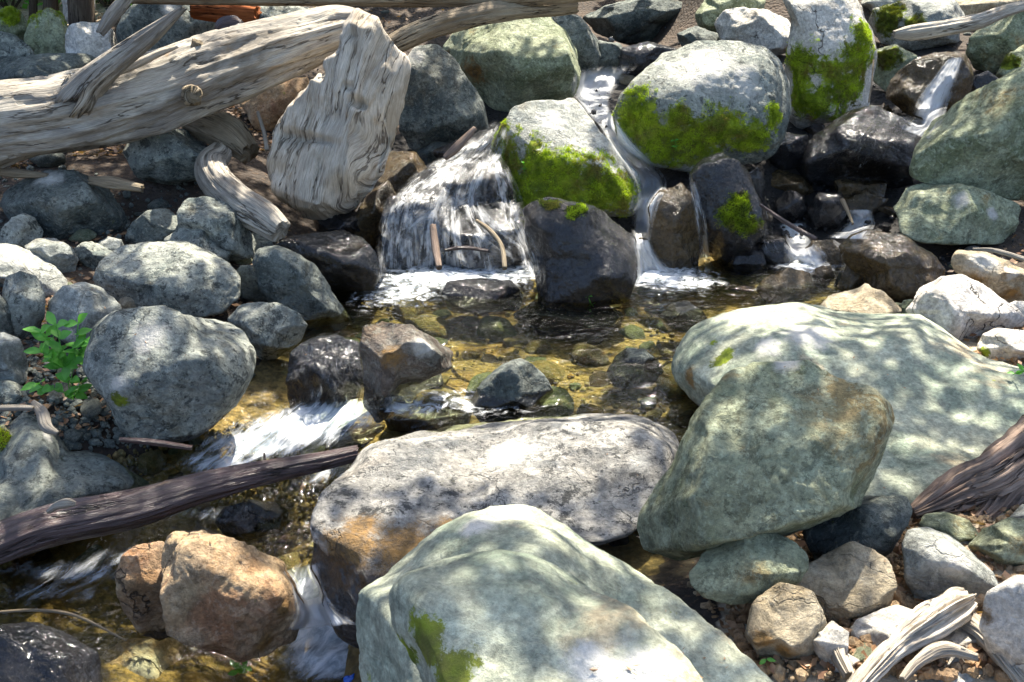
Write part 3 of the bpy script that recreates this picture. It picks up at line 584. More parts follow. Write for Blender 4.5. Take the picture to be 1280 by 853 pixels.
# ---- right bank
Rk('huge smooth grey green boulder filling the right bank', 'teal', [(838,452),(853,412),(880,391),(930,381),(1000,377),(1040,387),(1100,391),(1152,391),(1182,410),(1222,440),(1260,455),(1305,465),(1340,560),(1310,610),(1230,630),(1150,660),(1050,660),(950,590),(895,530),(860,500),(840,476)], sub=6, gz=-.02, soft=.035, nf=6, lo=.86, dk=1.6,
   planes=[((.02,-.3,1),.55),((-.75,-.62,-.05),.80),((.0,-.7,.7),.8)], pale=[(985,385,14),(930,395,24),(1010,420,34),(960,430,20)], moss=[(905,445,15),(890,430,8)], tuft=0, ochre=[(860,470,14)], wet=.02)  # pale patches paint the sun spots of the top left
Rk('tall lichen green boulder leaning in front of the huge right boulder', 'green', [(793,657),(830,590),(885,497),(911,461),(944,451),(1012,448),(1032,463),(1113,498),(1124,524),(1076,636),(1050,650),(930,688),(845,704),(812,690)], sub=6, soft=.022, nf=8, lo=.85, gz=.0,
   planes=[((-.05,-.5,.86),.60),((.02,-.86,.5),.56),((-.8,-.5,-.2),.76),((.8,-.55,.2),.76),((.05,-.6,-.8),.6)], pale=[(985,455,18)])  # pale patch paints the lit strip along the top
Rk('white cracked boulder between the banks at right', 'cracked', [(1131,388),(1150,362),(1175,345),(1200,343),(1235,361),(1272,385),(1282,402),(1262,412),(1230,420),(1205,432),(1188,432),(1163,412)], sub=6, soft=.03)
Rk('small white stone below the white cracked boulder', 'white', [(1220,437),(1228,418),(1245,409),(1290,414),(1300,445),(1270,453),(1233,450)], name='stone', cat='stone', sub=5, moss=[(1230,440,8)], tuft=0)
Rk('long brown bottomed rock above the white cracked boulder', 'warm', [(1188,328),(1194,313),(1225,312),(1260,324),(1295,345),(1300,382),(1250,378),(1213,358),(1193,342)], sub=6, pale=[(1230,325,20),(1262,338,12)], ochre=[(1220,350,14),(1260,368,14)])
Rk('pale rock at the right edge beside the white cracked boulder', 'white', [(1248,384),(1270,376),(1300,381),(1300,410),(1272,408)], name='stone', cat='stone', sub=4)
Rk('big dark brown rock in shade left of the white cracked boulder', 'wetbrown', [(1046,308),(1068,290),(1090,286),(1120,291),(1170,319),(1183,336),(1168,365),(1140,384),(1110,386),(1083,355),(1058,330)], sub=6, soft=.025, planes=[((.1,-.8,.3),.7)])
Rk('low domed brown and grey rock behind the huge right boulder', 'warm', [(1025,382),(1040,368),(1075,361),(1102,364),(1128,386),(1125,402),(1060,404),(1028,396)], sub=5)
Rk('flat mossy pebble at the right side behind the domed rock', 'green', [(1118,385),(1135,374),(1158,378),(1150,392),(1125,395)], name='stone', cat='stone', sub=4)
Rk('dark wedge of rock in the shadow under the tall lichen boulder', 'bluedk', [(1000,665),(1040,640),(1080,620),(1132,618),(1143,640),(1115,688),(1070,712),(1020,705)], sub=5, soft=.02)
# ---- foreground
Rk('long smooth foreground boulder with a pale sunlit ridge', 'teal', [(443,762),(455,735),(500,698),(540,664),(580,641),(620,631),(660,632),(692,645),(732,675),(800,718),(852,745),(902,785),(945,825),(985,870),(985,930),(470,930),(455,870),(446,815)], sub=6, gz=-.3, soft=.03, nf=5, lo=.9, dk=1.5,
   planes=[((.28,-.42,.86),.52),((-.85,-.5,.0),.74)], pale=[(640,640,30),(600,655,24)], dist=1.95)  # sunlight on the ridge is painted as pale patches
Rk('thick teal boulder with a painted sunlit base at the very front', 'teal', [(486,745),(498,720),(560,699),(620,689),(680,698),(740,737),(790,762),(842,808),(882,862),(900,940),(560,940),(515,835),(492,785)], sub=6, soft=.03, nf=6, lo=.9, dk=1.3, dist=1.5,
   planes=[((.0,-.45,.9),.6),((-.85,-.5,-.1),.72)], pale=[(800,840,50),(740,830,40)], moss=[(530,800,34),(560,845,40),(505,820,30)], tuft=0)  # pale patches paint sunlight on the lower front
Rk('squat teal stone in the gap right of the foreground boulder', 'green', [(859,717),(878,690),(905,665),(925,656),(960,659),(992,675),(1012,697),(1002,728),(960,750),(915,757),(880,750),(863,733)], sub=6, soft=.02, planes=[((-.3,-.6,.8),.62),((0,-.9,-.35),.7)], dd=-.22)
Rk('blocky golden brown stone with a ridge in the right foreground', 'warm', [(930,793),(940,752),(975,728),(1015,738),(1035,775),(1032,808),(1015,828),(985,830),(948,820)], sub=6, soft=.02, ochre=[(950,800,16),(980,815,14)], planes=[((-.1,-.5,.85),.6)])
Rk('grey wedge shaped stone behind the blocky golden brown one', 'warm', [(985,740),(1010,705),(1040,688),(1068,678),(1092,688),(1112,700),(1122,732),(1112,760),(1070,775),(1020,785)], sub=6, soft=.02, planes=[((-.1,-.5,.85),.6)])
Rk('smooth egg shaped stone with a sunlit white side', 'grey', [(1126,682),(1134,663),(1160,658),(1186,667),(1216,690),(1242,714),(1252,737),(1222,750),(1175,762),(1148,754),(1130,722)], sub=6, nf=6, pale=[(1190,690,30)], soft=.06)  # sunlit side painted into the colour as a pale patch
Rk('blazing white sunlit boulder at the lower right edge', 'white', [(1222,785),(1233,740),(1268,718),(1320,715),(1320,880),(1270,860),(1235,815)], sub=6, soft=.03, ochre=[(1232,770,12)])
Rk('flat teal stone against the purple brown root', 'green', [(1148,657),(1155,643),(1180,640),(1212,650),(1224,668),(1206,686),(1183,676),(1158,665)], sub=5)
Rk('faceted teal stone at the right edge below the root', 'green', [(1208,682),(1230,660),(1262,646),(1310,654),(1310,705),(1250,715),(1223,700)], sub=5, soft=.02)
Rk('purple grey stone at the right edge touching the root', 'grey', [(1260,648),(1275,632),(1310,630),(1310,660)], name='stone', cat='stone', sub=4)
Rk('flat bright stone beside the bleached root', 'white', [(1058,793),(1070,774),(1120,756),(1147,764),(1153,787),(1122,810),(1080,818)], name='stone', cat='stone', sub=5)
Rk('pale domed stone cut by the bottom edge right of centre', 'white', [(955,865),(975,836),(1010,824),(1045,829),(1072,850),(1085,900),(955,905)], sub=5)
Rk('white sunlit stone at the bottom edge by the lower right corner', 'white', [(1130,850),(1160,818),(1200,808),(1240,830),(1275,862),(1275,910),(1130,910)], sub=5)
for lb_, mt_, pg_, kw_ in [
 ('dark olive rock at the head of the thin milky waterfall', 'bluedk', [(736,72),(748,50),(775,54),(790,75),(765,92),(740,88)], {}),
 ('flat dark rock in the shadow behind the moss fronted boulder', 'wet', [(775,60),(810,52),(845,60),(850,80),(800,100),(772,90)], {}),
 ('dark rock under the pale round rock at the top', 'bluedk', [(845,42),(870,32),(898,42),(900,62),(855,68)], {}),
 ('dark brown rock in shade between the stump and the left waterfall', 'wetbrown', [(452,215),(480,190),(520,190),(540,215),(520,245),(465,250)], dict(gz=.12)),
 ('small black rock under the foot of the bleached stump', 'wet', [(388,268),(420,258),(452,266),(455,292),(400,298)], dict(gz=.08)),
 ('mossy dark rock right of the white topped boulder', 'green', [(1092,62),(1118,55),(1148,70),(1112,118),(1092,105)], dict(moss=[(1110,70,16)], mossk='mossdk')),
 ('small dark rock between the amber rock and the smooth teal rock', 'wet', [(1212,98),(1235,88),(1250,100),(1240,128),(1214,132)], {}),
 ('rounded dark rock left of the head of the left waterfall', 'bluedk', [(520,190),(545,175),(575,180),(580,205),(545,222),(520,212)], {}),
 ('dark rock beside the reddish stick', 'wetbrown', [(1040,225),(1075,220),(1110,228),(1105,250),(1050,252)], {}),
 ('rounded wet rock at the base of the moss patched boulder', 'wet', [(905,318),(925,308),(955,312),(960,335),(930,345),(905,338)], {}),
 ('bright angular slab half buried in the lower right gravel', 'white', [(1085,840),(1120,818),(1165,828),(1180,853),(1160,875),(1100,872)], dict(dd=-.02)),
 ('tan flat slab beside the egg shaped stone', 'tan', [(1185,700),(1240,745),(1250,765),(1205,762),(1180,735)], dict(dd=.03)),
 ('warm pale slab between the golden brown stone and the bleached root', 'white', [(1010,800),(1040,775),(1062,790),(1060,822),(1030,832)], {}),
 ('long pale slab lying along the sprawling bleached root', 'white', [(1150,800),(1195,780),(1228,800),(1215,822),(1165,822)], {}),
 ('tan wedge between the root and the blazing white boulder', 'tan', [(1205,772),(1232,765),(1236,800),(1215,805)], {}),
 ('small bright slab at the bottom edge under the sprawling root', 'white', [(1090,853),(1120,840),(1140,858),(1130,880),(1090,880)], {}),
 ('pale pink slab beside the foreground boulder at the bottom edge', 'white', [(868,842),(905,828),(945,838),(965,860),(950,885),(870,885)], {}),
 ('flat bright chip right of the blocky golden brown stone', 'white', [(1036,826),(1056,815),(1075,826),(1064,842),(1042,842)], {}),
 ('low tan slab near the flat bright stone', 'tan', [(1120,735),(1150,755),(1145,775),(1105,768),(1098,748)], {}),
 ('wet brown rock by the right pool edge behind the brown stone', 'wetbrown', [(1058,330),(1075,335),(1085,358),(1062,372),(1045,360)], {}),
]: Rk(lb_, mt_, pg_, sub=5, name='rock', cat='rock', **kw_)
# ---- lower left
Rk('tan and rust boulder split by a crack in the lower left stream', 'tan', [(214,668),(250,663),(290,670),(320,688),(352,702),(372,740),(382,772),(367,800),(330,822),(300,826),(268,812),(235,806),(205,800),(200,740),(205,690)], sub=6, gz=-.38, soft=.022, nf=24, lo=.66, amp=1.7, ochre=[(360,760,16),(330,805,16)], wet=-.34)
Rk('left lobe of cracked tan rock beside the rust boulder', 'tan', [(143,718),(150,693),(170,678),(205,676),(222,690),(224,740),(222,795),(200,802),(173,797),(158,770),(144,742)], sub=6, gz=-.38, soft=.022, nf=20, amp=1.5, dd=.03, wet=-.34)
Rk('tan rock at the bottom edge below the rust boulder', 'tan', [(112,865),(124,820),(150,799),(190,794),(226,799),(242,824),(260,850),(268,920),(112,920)], sub=6, soft=.03, pale=[(180,830,30)])
Rk('dark glinting rock in the bottom left corner', 'wet', [(-30,795),(0,777),(40,774),(80,789),(122,815),(135,860),(135,920),(-30,920)], gz=-.2, sub=6, soft=.03, nf=20)
Rk('small white veined stone under the wet log', 'banded', [(266,652),(280,634),(305,627),(327,640),(322,668),(290,673)], name='stone', cat='stone', sub=5, water=-.2, wet=-.12)
Rk('yellow algae stone under the wet log', 'bed', [(298,642),(310,624),(345,627),(362,640),(357,660),(320,666)], name='stone', cat='stone', sub=5, water=-.2)
Rk('flat yellow stone at the bottom edge below the last rapid', 'tan', [(322,848),(340,827),(380,827),(412,845),(422,880),(330,890)], name='stone', cat='stone', sub=5)
Rk('orange pebble at the bottom edge beside the sprout', 'tan', [(256,850),(272,836),(300,843),(322,870),(320,900),(256,900)], name='stone', cat='stone', sub=5, wet=9)

# ------------------------------------------------------------------ wood
def frames(P):
    T = np.gradient(P, axis=0); T /= np.linalg.norm(T, axis=1)[:, None]
    A = np.tile(CF, (len(P), 1)); A = A-(A*T).sum(1)[:, None]*T; A /= np.linalg.norm(A, axis=1)[:, None]
    return T, A, np.cross(T, A)
def crom(K, n):
    K = np.array(K, float); K = np.vstack([2*K[0]-K[1], K, 2*K[-1]-K[-2]]); out = []
    m = len(K)-3; t = np.linspace(0, m, n)
    for x in t:
        i = min(int(x), m-1); u = x-i; a, b, c, d = K[i:i+4]
        out.append(.5*((2*b)+(c-a)*u+(2*a-5*b+4*c-d)*u*u+(3*b-a-3*c+d)*u**3))
    return np.array(out)
def tube_geo(pts, rings, seg, groove, mode, seed, jag=.3, knots=(), wob=.13):
    K = []
    for p in pts:
        px, py, r, z = p
        d = z if mode == 'd' else float((z-CAMZ)/ray(px, py)[2])
        w = at(px, py, np.array(d)); K.append([*w, r*d/FPX])
    C = crom(K, rings); P, Rr = C[:, :3], C[:, 3]
    T, A, B = frames(P); L = np.r_[0, np.cumsum(np.linalg.norm(np.diff(P, axis=0), axis=1))]
    th = np.linspace(0, 2*np.pi, seg+1); tt, ll = np.meshgrid(th, L)
    q = np.c_[np.cos(tt.ravel())*2.2, np.sin(tt.ravel())*2.2, ll.ravel()*2.2+seed]
    g = fbm(np.c_[np.cos(tt.ravel())*7, np.sin(tt.ravel())*7, ll.ravel()*1.6+seed], 4, .6)
    g = g - 1.6*np.clip(np.abs(g) < .09, 0, 1)*.3
    rr = (Rr[:, None]*(1+wob*fbm(q*(1+2*(wob>.2)), 3).reshape(tt.shape)+groove*g.reshape(tt.shape)))
    for (fl, fth, fa, fw) in knots:
        rr = rr*(1+fa*np.exp(-((ll/L[-1]-fl)/fw)**2-((tt-fth)/.5)**2))
    V = P[:, None, :]+rr[..., None]*(np.cos(tt)[..., None]*A[:, None, :]+np.sin(tt)[..., None]*B[:, None, :])
    jn = fbm(np.c_[np.cos(th)*3, np.sin(th)*3, th*0+seed], 3)*jag
    V[0] += -T[0]*(Rr[0]*(jn[:, None])); V[-1] += T[-1]*(Rr[-1]*(jn[:, None]))
    V = V.reshape(-1, 3); uv = np.c_[tt.ravel()/(2*np.pi)*np.clip(Rr.mean()/.12, .25, 1.3), ll.ravel()]
    idx = np.arange(rings*(seg+1)).reshape(rings, seg+1)
    F = np.c_[idx[:-1, :-1].ravel(), idx[:-1, 1:].ravel(), idx[1:, 1:].ravel(), idx[1:, :-1].ravel()]
    nV = len(V); V = np.vstack([V, P[0]+T[0]*Rr[0]*.15, P[-1]-T[-1]*Rr[-1]*.15]); uv = np.vstack([uv, [.5, 0], [.5, L[-1]]])
    e0 = idx[0]; e1 = idx[-1]
    F = np.vstack([F, np.c_[np.full(seg, nV), e0[1:], e0[:-1], e0[:-1]][:, [0, 1, 2, 2]], np.c_[np.full(seg, nV+1), e1[:-1], e1[1:], e1[1:]][:, [0, 1, 2, 2]]])
    return V, F, uv
def tri_quads(name, V, F, mat, uv, parent=None, loc=None):
    q = F[F[:, 2] != F[:, 3]]; t = F[F[:, 2] == F[:, 3]][:, :3]
    T3 = np.vstack([q[:, [0, 1, 2]], q[:, [0, 2, 3]], t]); return mesh_from(name, V, T3, mat, parent=parent, loc=loc, uv=uv)
WOOD = []
def log(name, label, cat, mat, pts, rings=120, seg=56, groove=.06, mode='d', seed=1., parent=None, group=None, **k):
    V, F, uv = tube_geo(pts, rings, seg, groove, mode, seed, **k)
    loc = parent.location[:] if parent is not None else V.mean(0)
    o = tri_quads(name, V, F, M[mat], uv, parent, loc)
    if parent is None: tag(o, label, cat, group)
    WOOD.append(o); return o
big = log('fallen_log', 'huge weathered grey fallen log slanting across the top left', 'log', 'drift',
    [(-60,170,50,5.0),(0,155,51,5.05),(80,143,48,5.15),(150,128,47,5.25),(215,110,43,5.35),(290,82,41,5.5),(360,58,36,5.65),(425,38,28,5.8),(455,34,18,5.9)], rings=320, seg=110, groove=.075, seed=3.,
    knots=[(.26, 2.9, .10, .03), (.52, 3.4, .12, .02)])
log('branch_stub', None, None, 'drift', [(98,122,23,5.02),(112,104,18,5.0),(140,80,15,4.95),(185,46,11,4.9),(228,11,4,4.85)], rings=120, groove=.10, seed=8., parent=big, jag=1.5)
log('knot', None, None, 'driftbrown', [(238,120,12,5.22),(239,119,13,5.17),(240,118,11,5.14)], rings=12, seg=40, groove=.03, seed=2., parent=big)
log('branch_stub', None, None, 'driftbrown', [(246,60,7,5.3),(248,52,7,5.28)], rings=12, seg=30, parent=big, seed=5.)
log('bark_sliver', None, None, 'driftlight', [(138,92,5,5.05),(170,80,5,5.1),(200,66,4,5.15),(222,58,2,5.2)], rings=50, seg=24, groove=.15, parent=big, seed=15.)
def wood_block(name, label, cat, mat, poly, axis, dist, seed=2., planes=(), dk=.9, dents=()):
    V, F, E, c = body([(float(a), float(b)) for a, b in poly], dk, .03, rplanes(int(seed*7), 8, .85, 1.)+list(planes), 6, int(seed), dist=dist)
    a0 = at(*axis[0], np.array(dist)); a1 = at(*axis[1], np.array(dist)); ax = (a1-a0)/np.linalg.norm(a1-a0)
    sd_ = np.cross(ax, CF); sd_ /= np.linalg.norm(sd_); bk = np.cross(ax, sd_)
    q = V-V.mean(0); v = q @ ax; warp = fbm(np.c_[q @ sd_*3, v*1.2, v*0+seed], 3)*.025; u = q @ sd_+(q @ bk)*.12+warp
    N = vnormals(V, F); g = fbm(np.c_[u*26, v*2.2, v*0+seed], 4, .6); g2 = fbm(V*5+seed, 4, .6)
    cr = np.clip(1-np.abs(fbm(np.c_[u*9, v*1.3, v*0+seed*3], 3))*7, 0, 1); hol = np.clip(fbm(V*3.1+seed*9, 3)-.22, 0, 1)
    V = V+N*(g*.009+g2*.022-cr*.016-hol*.22)[:, None]
    px, py, dep = proj(V); fr = (N @ CF) < .3
    for (dx, dy, rx, ry, an, dp) in dents:
        ca, sa = math.cos(R_(an)), math.sin(R_(an)); U = (px-dx)*ca+(py-dy)*sa; W_ = -(px-dx)*sa+(py-dy)*ca
        w = np.exp(-((U/rx)**2+(W_/ry)**2)**1.5)*fr; V = V+CF*(dp*w)[:, None]
    o = mesh_from(name, V, F, M[mat], loc=V.mean(0), uv=np.c_[u*1.3, v]); tag(o, label, cat); WOOD.append(o); return o
wood_block('driftwood_stump', 'massive bleached driftwood stump standing on its end', 'stump', 'driftlight', [(446,9),(473,19),(484,37),(496,50),(515,71),(513,102),(505,136),(491,177),(478,218),(462,240),(446,252),(425,268),(408,276),(385,276),(356,256),(339,240),(329,211),(336,177),(350,150),(381,108),(405,67),(425,33),(438,16)],
    ((455,20),(375,260)), 5.45, 4., planes=[((-.32,-.9,.28),.52),((.78,-.62,.05),.60)],
    dents=[(448,128,11,7,30,.10),(436,108,7,5,0,.05),(378,170,36,5,12,.09),(366,176,20,9,12,.06),(428,250,22,26,10,.22),(478,186,5,20,20,.08),(462,222,8,16,30,.10),(400,205,4,26,12,.04),(345,215,12,10,0,.05)])
log('driftwood_root', 'thick curved grey driftwood left of the bleached stump', 'driftwood', 'drift', [(276,190,14,5.5),(264,207,19,5.4),(272,228,21,5.3),(298,252,21,5.2),(328,272,20,5.1),(352,290,14,5.05)], rings=140, seg=70, groove=.10, seed=21.)
log('driftwood_root', 'ochre topped rotten root end under the big log', 'driftwood', 'driftbrown', [(232,150,12,5.75),(262,158,20,5.7),(290,172,22,5.65),(312,192,14,5.6)], groove=.14, seed=23.)
log('broken_log', 'split plank like log lying behind the bleached stump', 'log', 'driftbrown', [(470,66,10,6.1),(510,46,13,6.15),(560,28,13,6.2),(630,14,12,6.3),(720,8,8,6.5)], groove=.14, seed=27.)
log('broken_log', 'long brown log along the top picture edge', 'log', 'driftbrown', [(150,-6,10,6.4),(300,-4,10,6.4),(480,-3,11,6.3),(640,-4,11,6.3),(760,-9,8,6.3)], groove=.05, seed=29.)
log('rotten_log', 'red brown rotten log behind the big fallen log', 'log', 'orange', [(240,12,10,6.7),(280,15,13,6.7),(322,20,12,6.7)], groove=.12, seed=31.)
log('charred_wood', 'charred black lump on top of the big fallen log', 'wood', 'wetwood', [(272,42,6,5.7),(282,36,12,5.7),(298,32,11,5.7),(304,30,5,5.7)], groove=.2, seed=33., rings=50)
log('branch', 'slanted grey broken branch right of the tree trunk', 'branch', 'drift', [(125,42,5,6.2),(140,20,8,6.2),(165,-10,7,6.2)], groove=.12, seed=35., rings=50)
log('branch', 'bleached splintered branch lying over rocks at top right', 'branch', 'driftlight', [(1117,43,4,6.1),(1140,41,9,6.1),(1180,35,9,6.1),(1222,27,9,6.1),(1255,15,7,6.15),(1300,2,6,6.2)], groove=.14, seed=37.)
log('plank', 'dark flat piece of driftwood on the leaf litter under the log', 'driftwood', 'driftbrown', [(112,226,5,5.1),(140,229,8,5.1),(178,236,5,5.1)], groove=.1, seed=39., rings=50)
log('plank', 'thin driftwood piece at the left edge above the big dark boulder', 'driftwood', 'driftbrown', [(-10,214,6,5.1),(20,217,6,5.1),(60,220,3,5.1)], groove=.1, seed=40., rings=50)
wl = log('wet_log', 'dark purple brown wet log over the lower left stream', 'log', 'wetwood', [(-50,698,27,-.14),(0,681,25,-.13),(70,655,26,-.12),(170,634,24,-.11),(260,608,19,-.10),(340,589,15,-.09),(400,577,12,-.08),(448,566,10,-.07)], mode='z', rings=260, seg=80, groove=.055, seed=41.)
log('knot', None, None, 'driftlight', [(60,640,3,2.70),(72,632,5,2.70),(84,629,6,2.70),(94,630,3,2.71)], rings=40, seg=30, groove=.25, parent=wl, seed=43.)
log('twig_stub', None, None, 'wetwood', [(331,575,2,3.0),(330,566,1.2,3.0)], rings=8, seg=10, parent=wl, seed=44.)
log('tree_root', 'gnarled purple brown root at the right edge', 'root', 'root', [(1140,643,7,.12),(1165,632,14,.13),(1200,614,22,.15),(1240,597,27,.19),(1280,568,30,.24),(1330,530,32,.3)], mode='z', rings=160, seg=80, groove=.3, wob=.3, seed=51.)
log('tree_root', 'twisted lower strand of root at the right edge under the gnarled one', 'root', 'root', [(1222,655,10,.1),(1245,632,18,.12),(1275,600,20,.18),(1320,575,22,.22)], mode='z', groove=.3, wob=.3, seed=53.)
log('bleached_root', 'sun bleached root sprawling over lower right gravel', 'root', 'driftlight', [(1060,872,9,.12),(1092,836,11,.13),(1122,806,12,.14),(1158,782,17,.15),(1190,762,17,.16),(1212,750,9,.16)], mode='z', rings=160, seg=80, groove=.30, seed=55., wob=.45)
log('bleached_root', 'short bleached root prong left of the sprawling root', 'root', 'driftlight', [(1040,795,6,.11),(1047,815,8,.11),(1062,845,6,.11)], mode='z', groove=.3, wob=.4, seed=57., rings=50)
log('bleached_root', 'pale root prong next to the blazing white boulder', 'root', 'driftlight', [(1195,765,10,.13),(1225,790,10,.13),(1262,835,8,.13),(1290,870,7,.13)], mode='z', groove=.3, wob=.4, seed=58., rings=60)
log('bleached_root', 'forked bleached root tip beside the egg shaped stone', 'root', 'driftlight', [(1165,772,6,.15),(1185,756,9,.17),(1192,742,6,.17),(1204,738,3,.17)], mode='z', groove=.3, wob=.4, seed=59., rings=60)
log('bleached_root', 'thin bleached root crossing under the sprawling root', 'root', 'driftlight', [(1128,850,4,.12),(1150,826,6,.13),(1182,812,7,.13),(1222,822,4,.12)], mode='z', groove=.3, wob=.4, seed=60., rings=60)
TW = [('pinkish snapped stick upright in the left waterfall', 'root', [(541,282,4,4.75),(544,308,5,4.7),(549,335,4,4.62)]),
 ('thin bent twig at the right of the left waterfall', 'driftbrown', [(596,276,2,4.85),(612,288,3,4.7),(627,308,3,4.6),(631,336,3,4.5)]),
 ('dark twig lying level in the left waterfall', 'wetwood', [(556,313,2,4.7),(580,310,2.5,4.68),(612,314,2,4.66)]),
 ('grey splinter of wood by the dark boulder at the waterfall head', 'root', [(556,198,4,5.1),(572,184,6,5.1),(594,160,3,5.1)]),
 ('reddish stick across the small right cascade', 'wetwood', [(950,256,2,4.75),(985,280,3,4.7),(1020,299,3,4.65)]),
 ('short stick in front of the red brown stone', 'driftbrown', [(1053,250,3,4.8),(1060,265,2.5,4.75),(1066,280,1.5,4.7)]),
 ('curved dead twig above the glinting corner rock', 'driftbrown', [(-10,766,1.6,2.3),(45,763,1.9,2.3),(95,770,1.9,2.3),(158,801,1.1,2.28)]),
 ('thin driftwood stick on the long brown bottomed rock', 'drift', [(1216,312,2,4.15),(1245,314,3,4.1),(1290,327,3,4.0)]),
 ('grey driftwood bit at the left edge under the pale wedge', 'drift', [(-10,511,4,3.2),(20,510,4,3.2),(42,510,3,3.2)]),
 ('curled grey driftwood piece near the leafy plant', 'drift', [(42,504,4,3.3),(52,516,7,3.25),(58,534,7,3.2),(72,542,3,3.2)]),
 ('dark root lying at the foot of the biggest left boulder', 'wetwood', [(150,550,3,3.1),(190,553,4,3.1),(240,560,3,3.1)]),
 ('dead stick poking up beside the bleached stump', 'drift', [(322,140,2,5.5),(330,165,2.5,5.5),(334,188,3,5.45)]),
 ('dry reed leaning on the moss skirt boulder', 'driftbrown', [(1092,75,1,5.6),(1090,100,1,5.5),(1086,128,1,5.4)])]
for i, (lb, m, pts) in enumerate(TW): log('twig', lb, 'twig', m, pts, rings=40, seg=14, groove=.12, seed=70.+i)

# ------------------------------------------------------------------ background trees
def leaves_geo(C, size, n_each=1, flat=.0):
    n = len(C); d = rng.normal(size=(n, 3)); d[:, 2] -= flat; d /= np.linalg.norm(d, axis=1)[:, None]
    s = np.cross(d, rng.normal(size=(n, 3))); s /= np.linalg.norm(s, axis=1)[:, None]; L = size*rng.uniform(.6, 1.3, n)[:, None]
    V = np.concatenate([C-d*L*.5, C+s*L*.3, C+d*L*.5, C-s*L*.3]); i = np.arange(n)
    return V, np.c_[i, i+n, i+2*n, i+3*n]
def branch_mesh(segs, seg=10):
    VV, FF, UU = [], [], []; o = 0
    for (p0, p1, r0, r1) in segs:
        p0 = np.array(p0, float); p1 = np.array(p1, float); n = 8
        P = p0+(p1-p0)*np.linspace(0, 1, n)[:, None]+fbm(np.c_[np.linspace(0, 2, n), np.full(n, p0[0]), np.full(n, p1[2])], 2)[:, None]*np.array([.05, .05, 0])*np.linalg.norm(p1-p0)*np.sin(np.linspace(0, np.pi, n))[:, None]
        Rr = np.linspace(r0, r1, n); T = (p1-p0)/np.linalg.norm(p1-p0); A = np.cross(T, [.3, .9, .1]); A /= np.linalg.norm(A); B = np.cross(T, A)
        th = np.linspace(0, 2*np.pi, seg+1)
        V = P[:, None]+Rr[:, None, None]*(np.cos(th)[None, :, None]*A+np.sin(th)[None, :, None]*B); idx = np.arange(n*(seg+1)).reshape(n, seg+1)+o
        VV.append(V.reshape(-1, 3)); FF.append(np.c_[idx[:-1, :-1].ravel(), idx[:-1, 1:].ravel(), idx[1:, 1:].ravel(), idx[1:, :-1].ravel()])
        UU.append(np.c_[np.tile(th/6.28, n), np.repeat(np.linspace(0, np.linalg.norm(p1-p0), n), seg+1)]); o += V.shape[0]*V.shape[1]
    return np.vstack(VV), np.vstack(FF), np.vstack(UU)
def tree(x, y, h, r, label, nl=2600, lean=0., group=None, crown=True, spread=1.6, mat='bush', ls=.22):
    z = float(H(np.array([x]), np.array([y]))[0])-.1
    root = bpy.data.objects.new('tree', None); COL.objects.link(root); root.location = (x, y, z); tag(root, label, 'tree', group)
    segs = [((x, y, z), (x+lean*.5, y, z+h*.5), r, r*.75), ((x+lean*.5, y, z+h*.5), (x+lean, y, z+h), r*.75, r*.25)]; tips = []
    for k in range(9):
        t = rng.uniform(.35, .98); a = rng.uniform(0, 6.28); L = spread*(1.15-t)*rng.uniform(.8, 1.5)
        p = np.array([x+lean*t, y, z+h*t]); q = p+np.array([math.cos(a)*L, math.sin(a)*L, L*.35]); segs.append((p, q, r*.3, r*.08)); tips.append((q, L)); tips.append(((p+q)/2, L))
    V, F, U = branch_mesh(segs); mesh_from('trunk', V, F, M['bark'], parent=root, loc=(x, y, z), uv=U)
    if crown:
        C = []
        for (q, L) in tips:
            m = nl//len(tips); C.append(q+rng.normal(size=(m, 3))*np.array([.45, .45, .28])*max(L, .5))
        V, F = leaves_geo(np.vstack(C), ls); mesh_from('crown', V, F, M[mat], parent=root, loc=(x, y, z), smooth=False)
    return root
def wx(px, y): return (px-W/2)/FPX*y/1.05
tree(wx(99, 8.1), 8.1, 5.5, .10, 'straight dark tree trunk at the top left edge of the photo', spread=1.4)
tree(wx(62, 8.5), 8.5, 4.5, .06, 'slim tree trunk left of the straight dark trunk')
tree(wx(38, 8.8), 8.8, 4, .035, 'thinnest sapling stem near the top left corner', nl=1200)
tree(wx(55, 9), 9, 4, .03, 'thin leaning sapling between the trunks', nl=1200, lean=.3)
for k in range(26):
    x = -15+k*1.2+rng.uniform(-.5, .5); y = rng.uniform(13, 21); tree(x, y, rng.uniform(4, 6.5), .12, 'leafy tree in the woods on the slope behind the stream', nl=1500, group='trees on the slope behind', ls=.34, spread=2.2)
def bush(px, y, r, label, mat='bush', n=1500, sz=.07):
    x = wx(px, y); z = float(H(np.array([x]), np.array([y]))[0])
    segs = []; C = []
    for k in range(9):
        a = rng.uniform(0, 6.28); q = np.array([x+math.cos(a)*r*.7, y+math.sin(a)*r*.7, z+r*rng.uniform(.4, 1.1)]); segs.append(((x, y, z-.03), q, .012, .004)); C.append(q+rng.normal(size=(n//9, 3))*r*.28)
    root = bpy.data.objects.new('shrub', None); COL.objects.link(root); root.location = (x, y, z); tag(root, label, 'shrub')
    V, F, U = branch_mesh(segs, 6); mesh_from('stem', V, F, M['bark'], parent=root, loc=(x, y, z), uv=U)
    V, F = leaves_geo(np.vstack(C), sz); mesh_from('foliage', V, F, M[mat], parent=root, loc=(x, y, z), smooth=False)
bush(15, 9.0, .45, 'bright leafy shrub in the top left corner', 'leaf'); bush(135, 9.0, .35, 'green shrub between the tree trunk and the slanted branch', 'leaf')
bush(170, 10, .5, 'dark shrub behind the blue grey boulder')

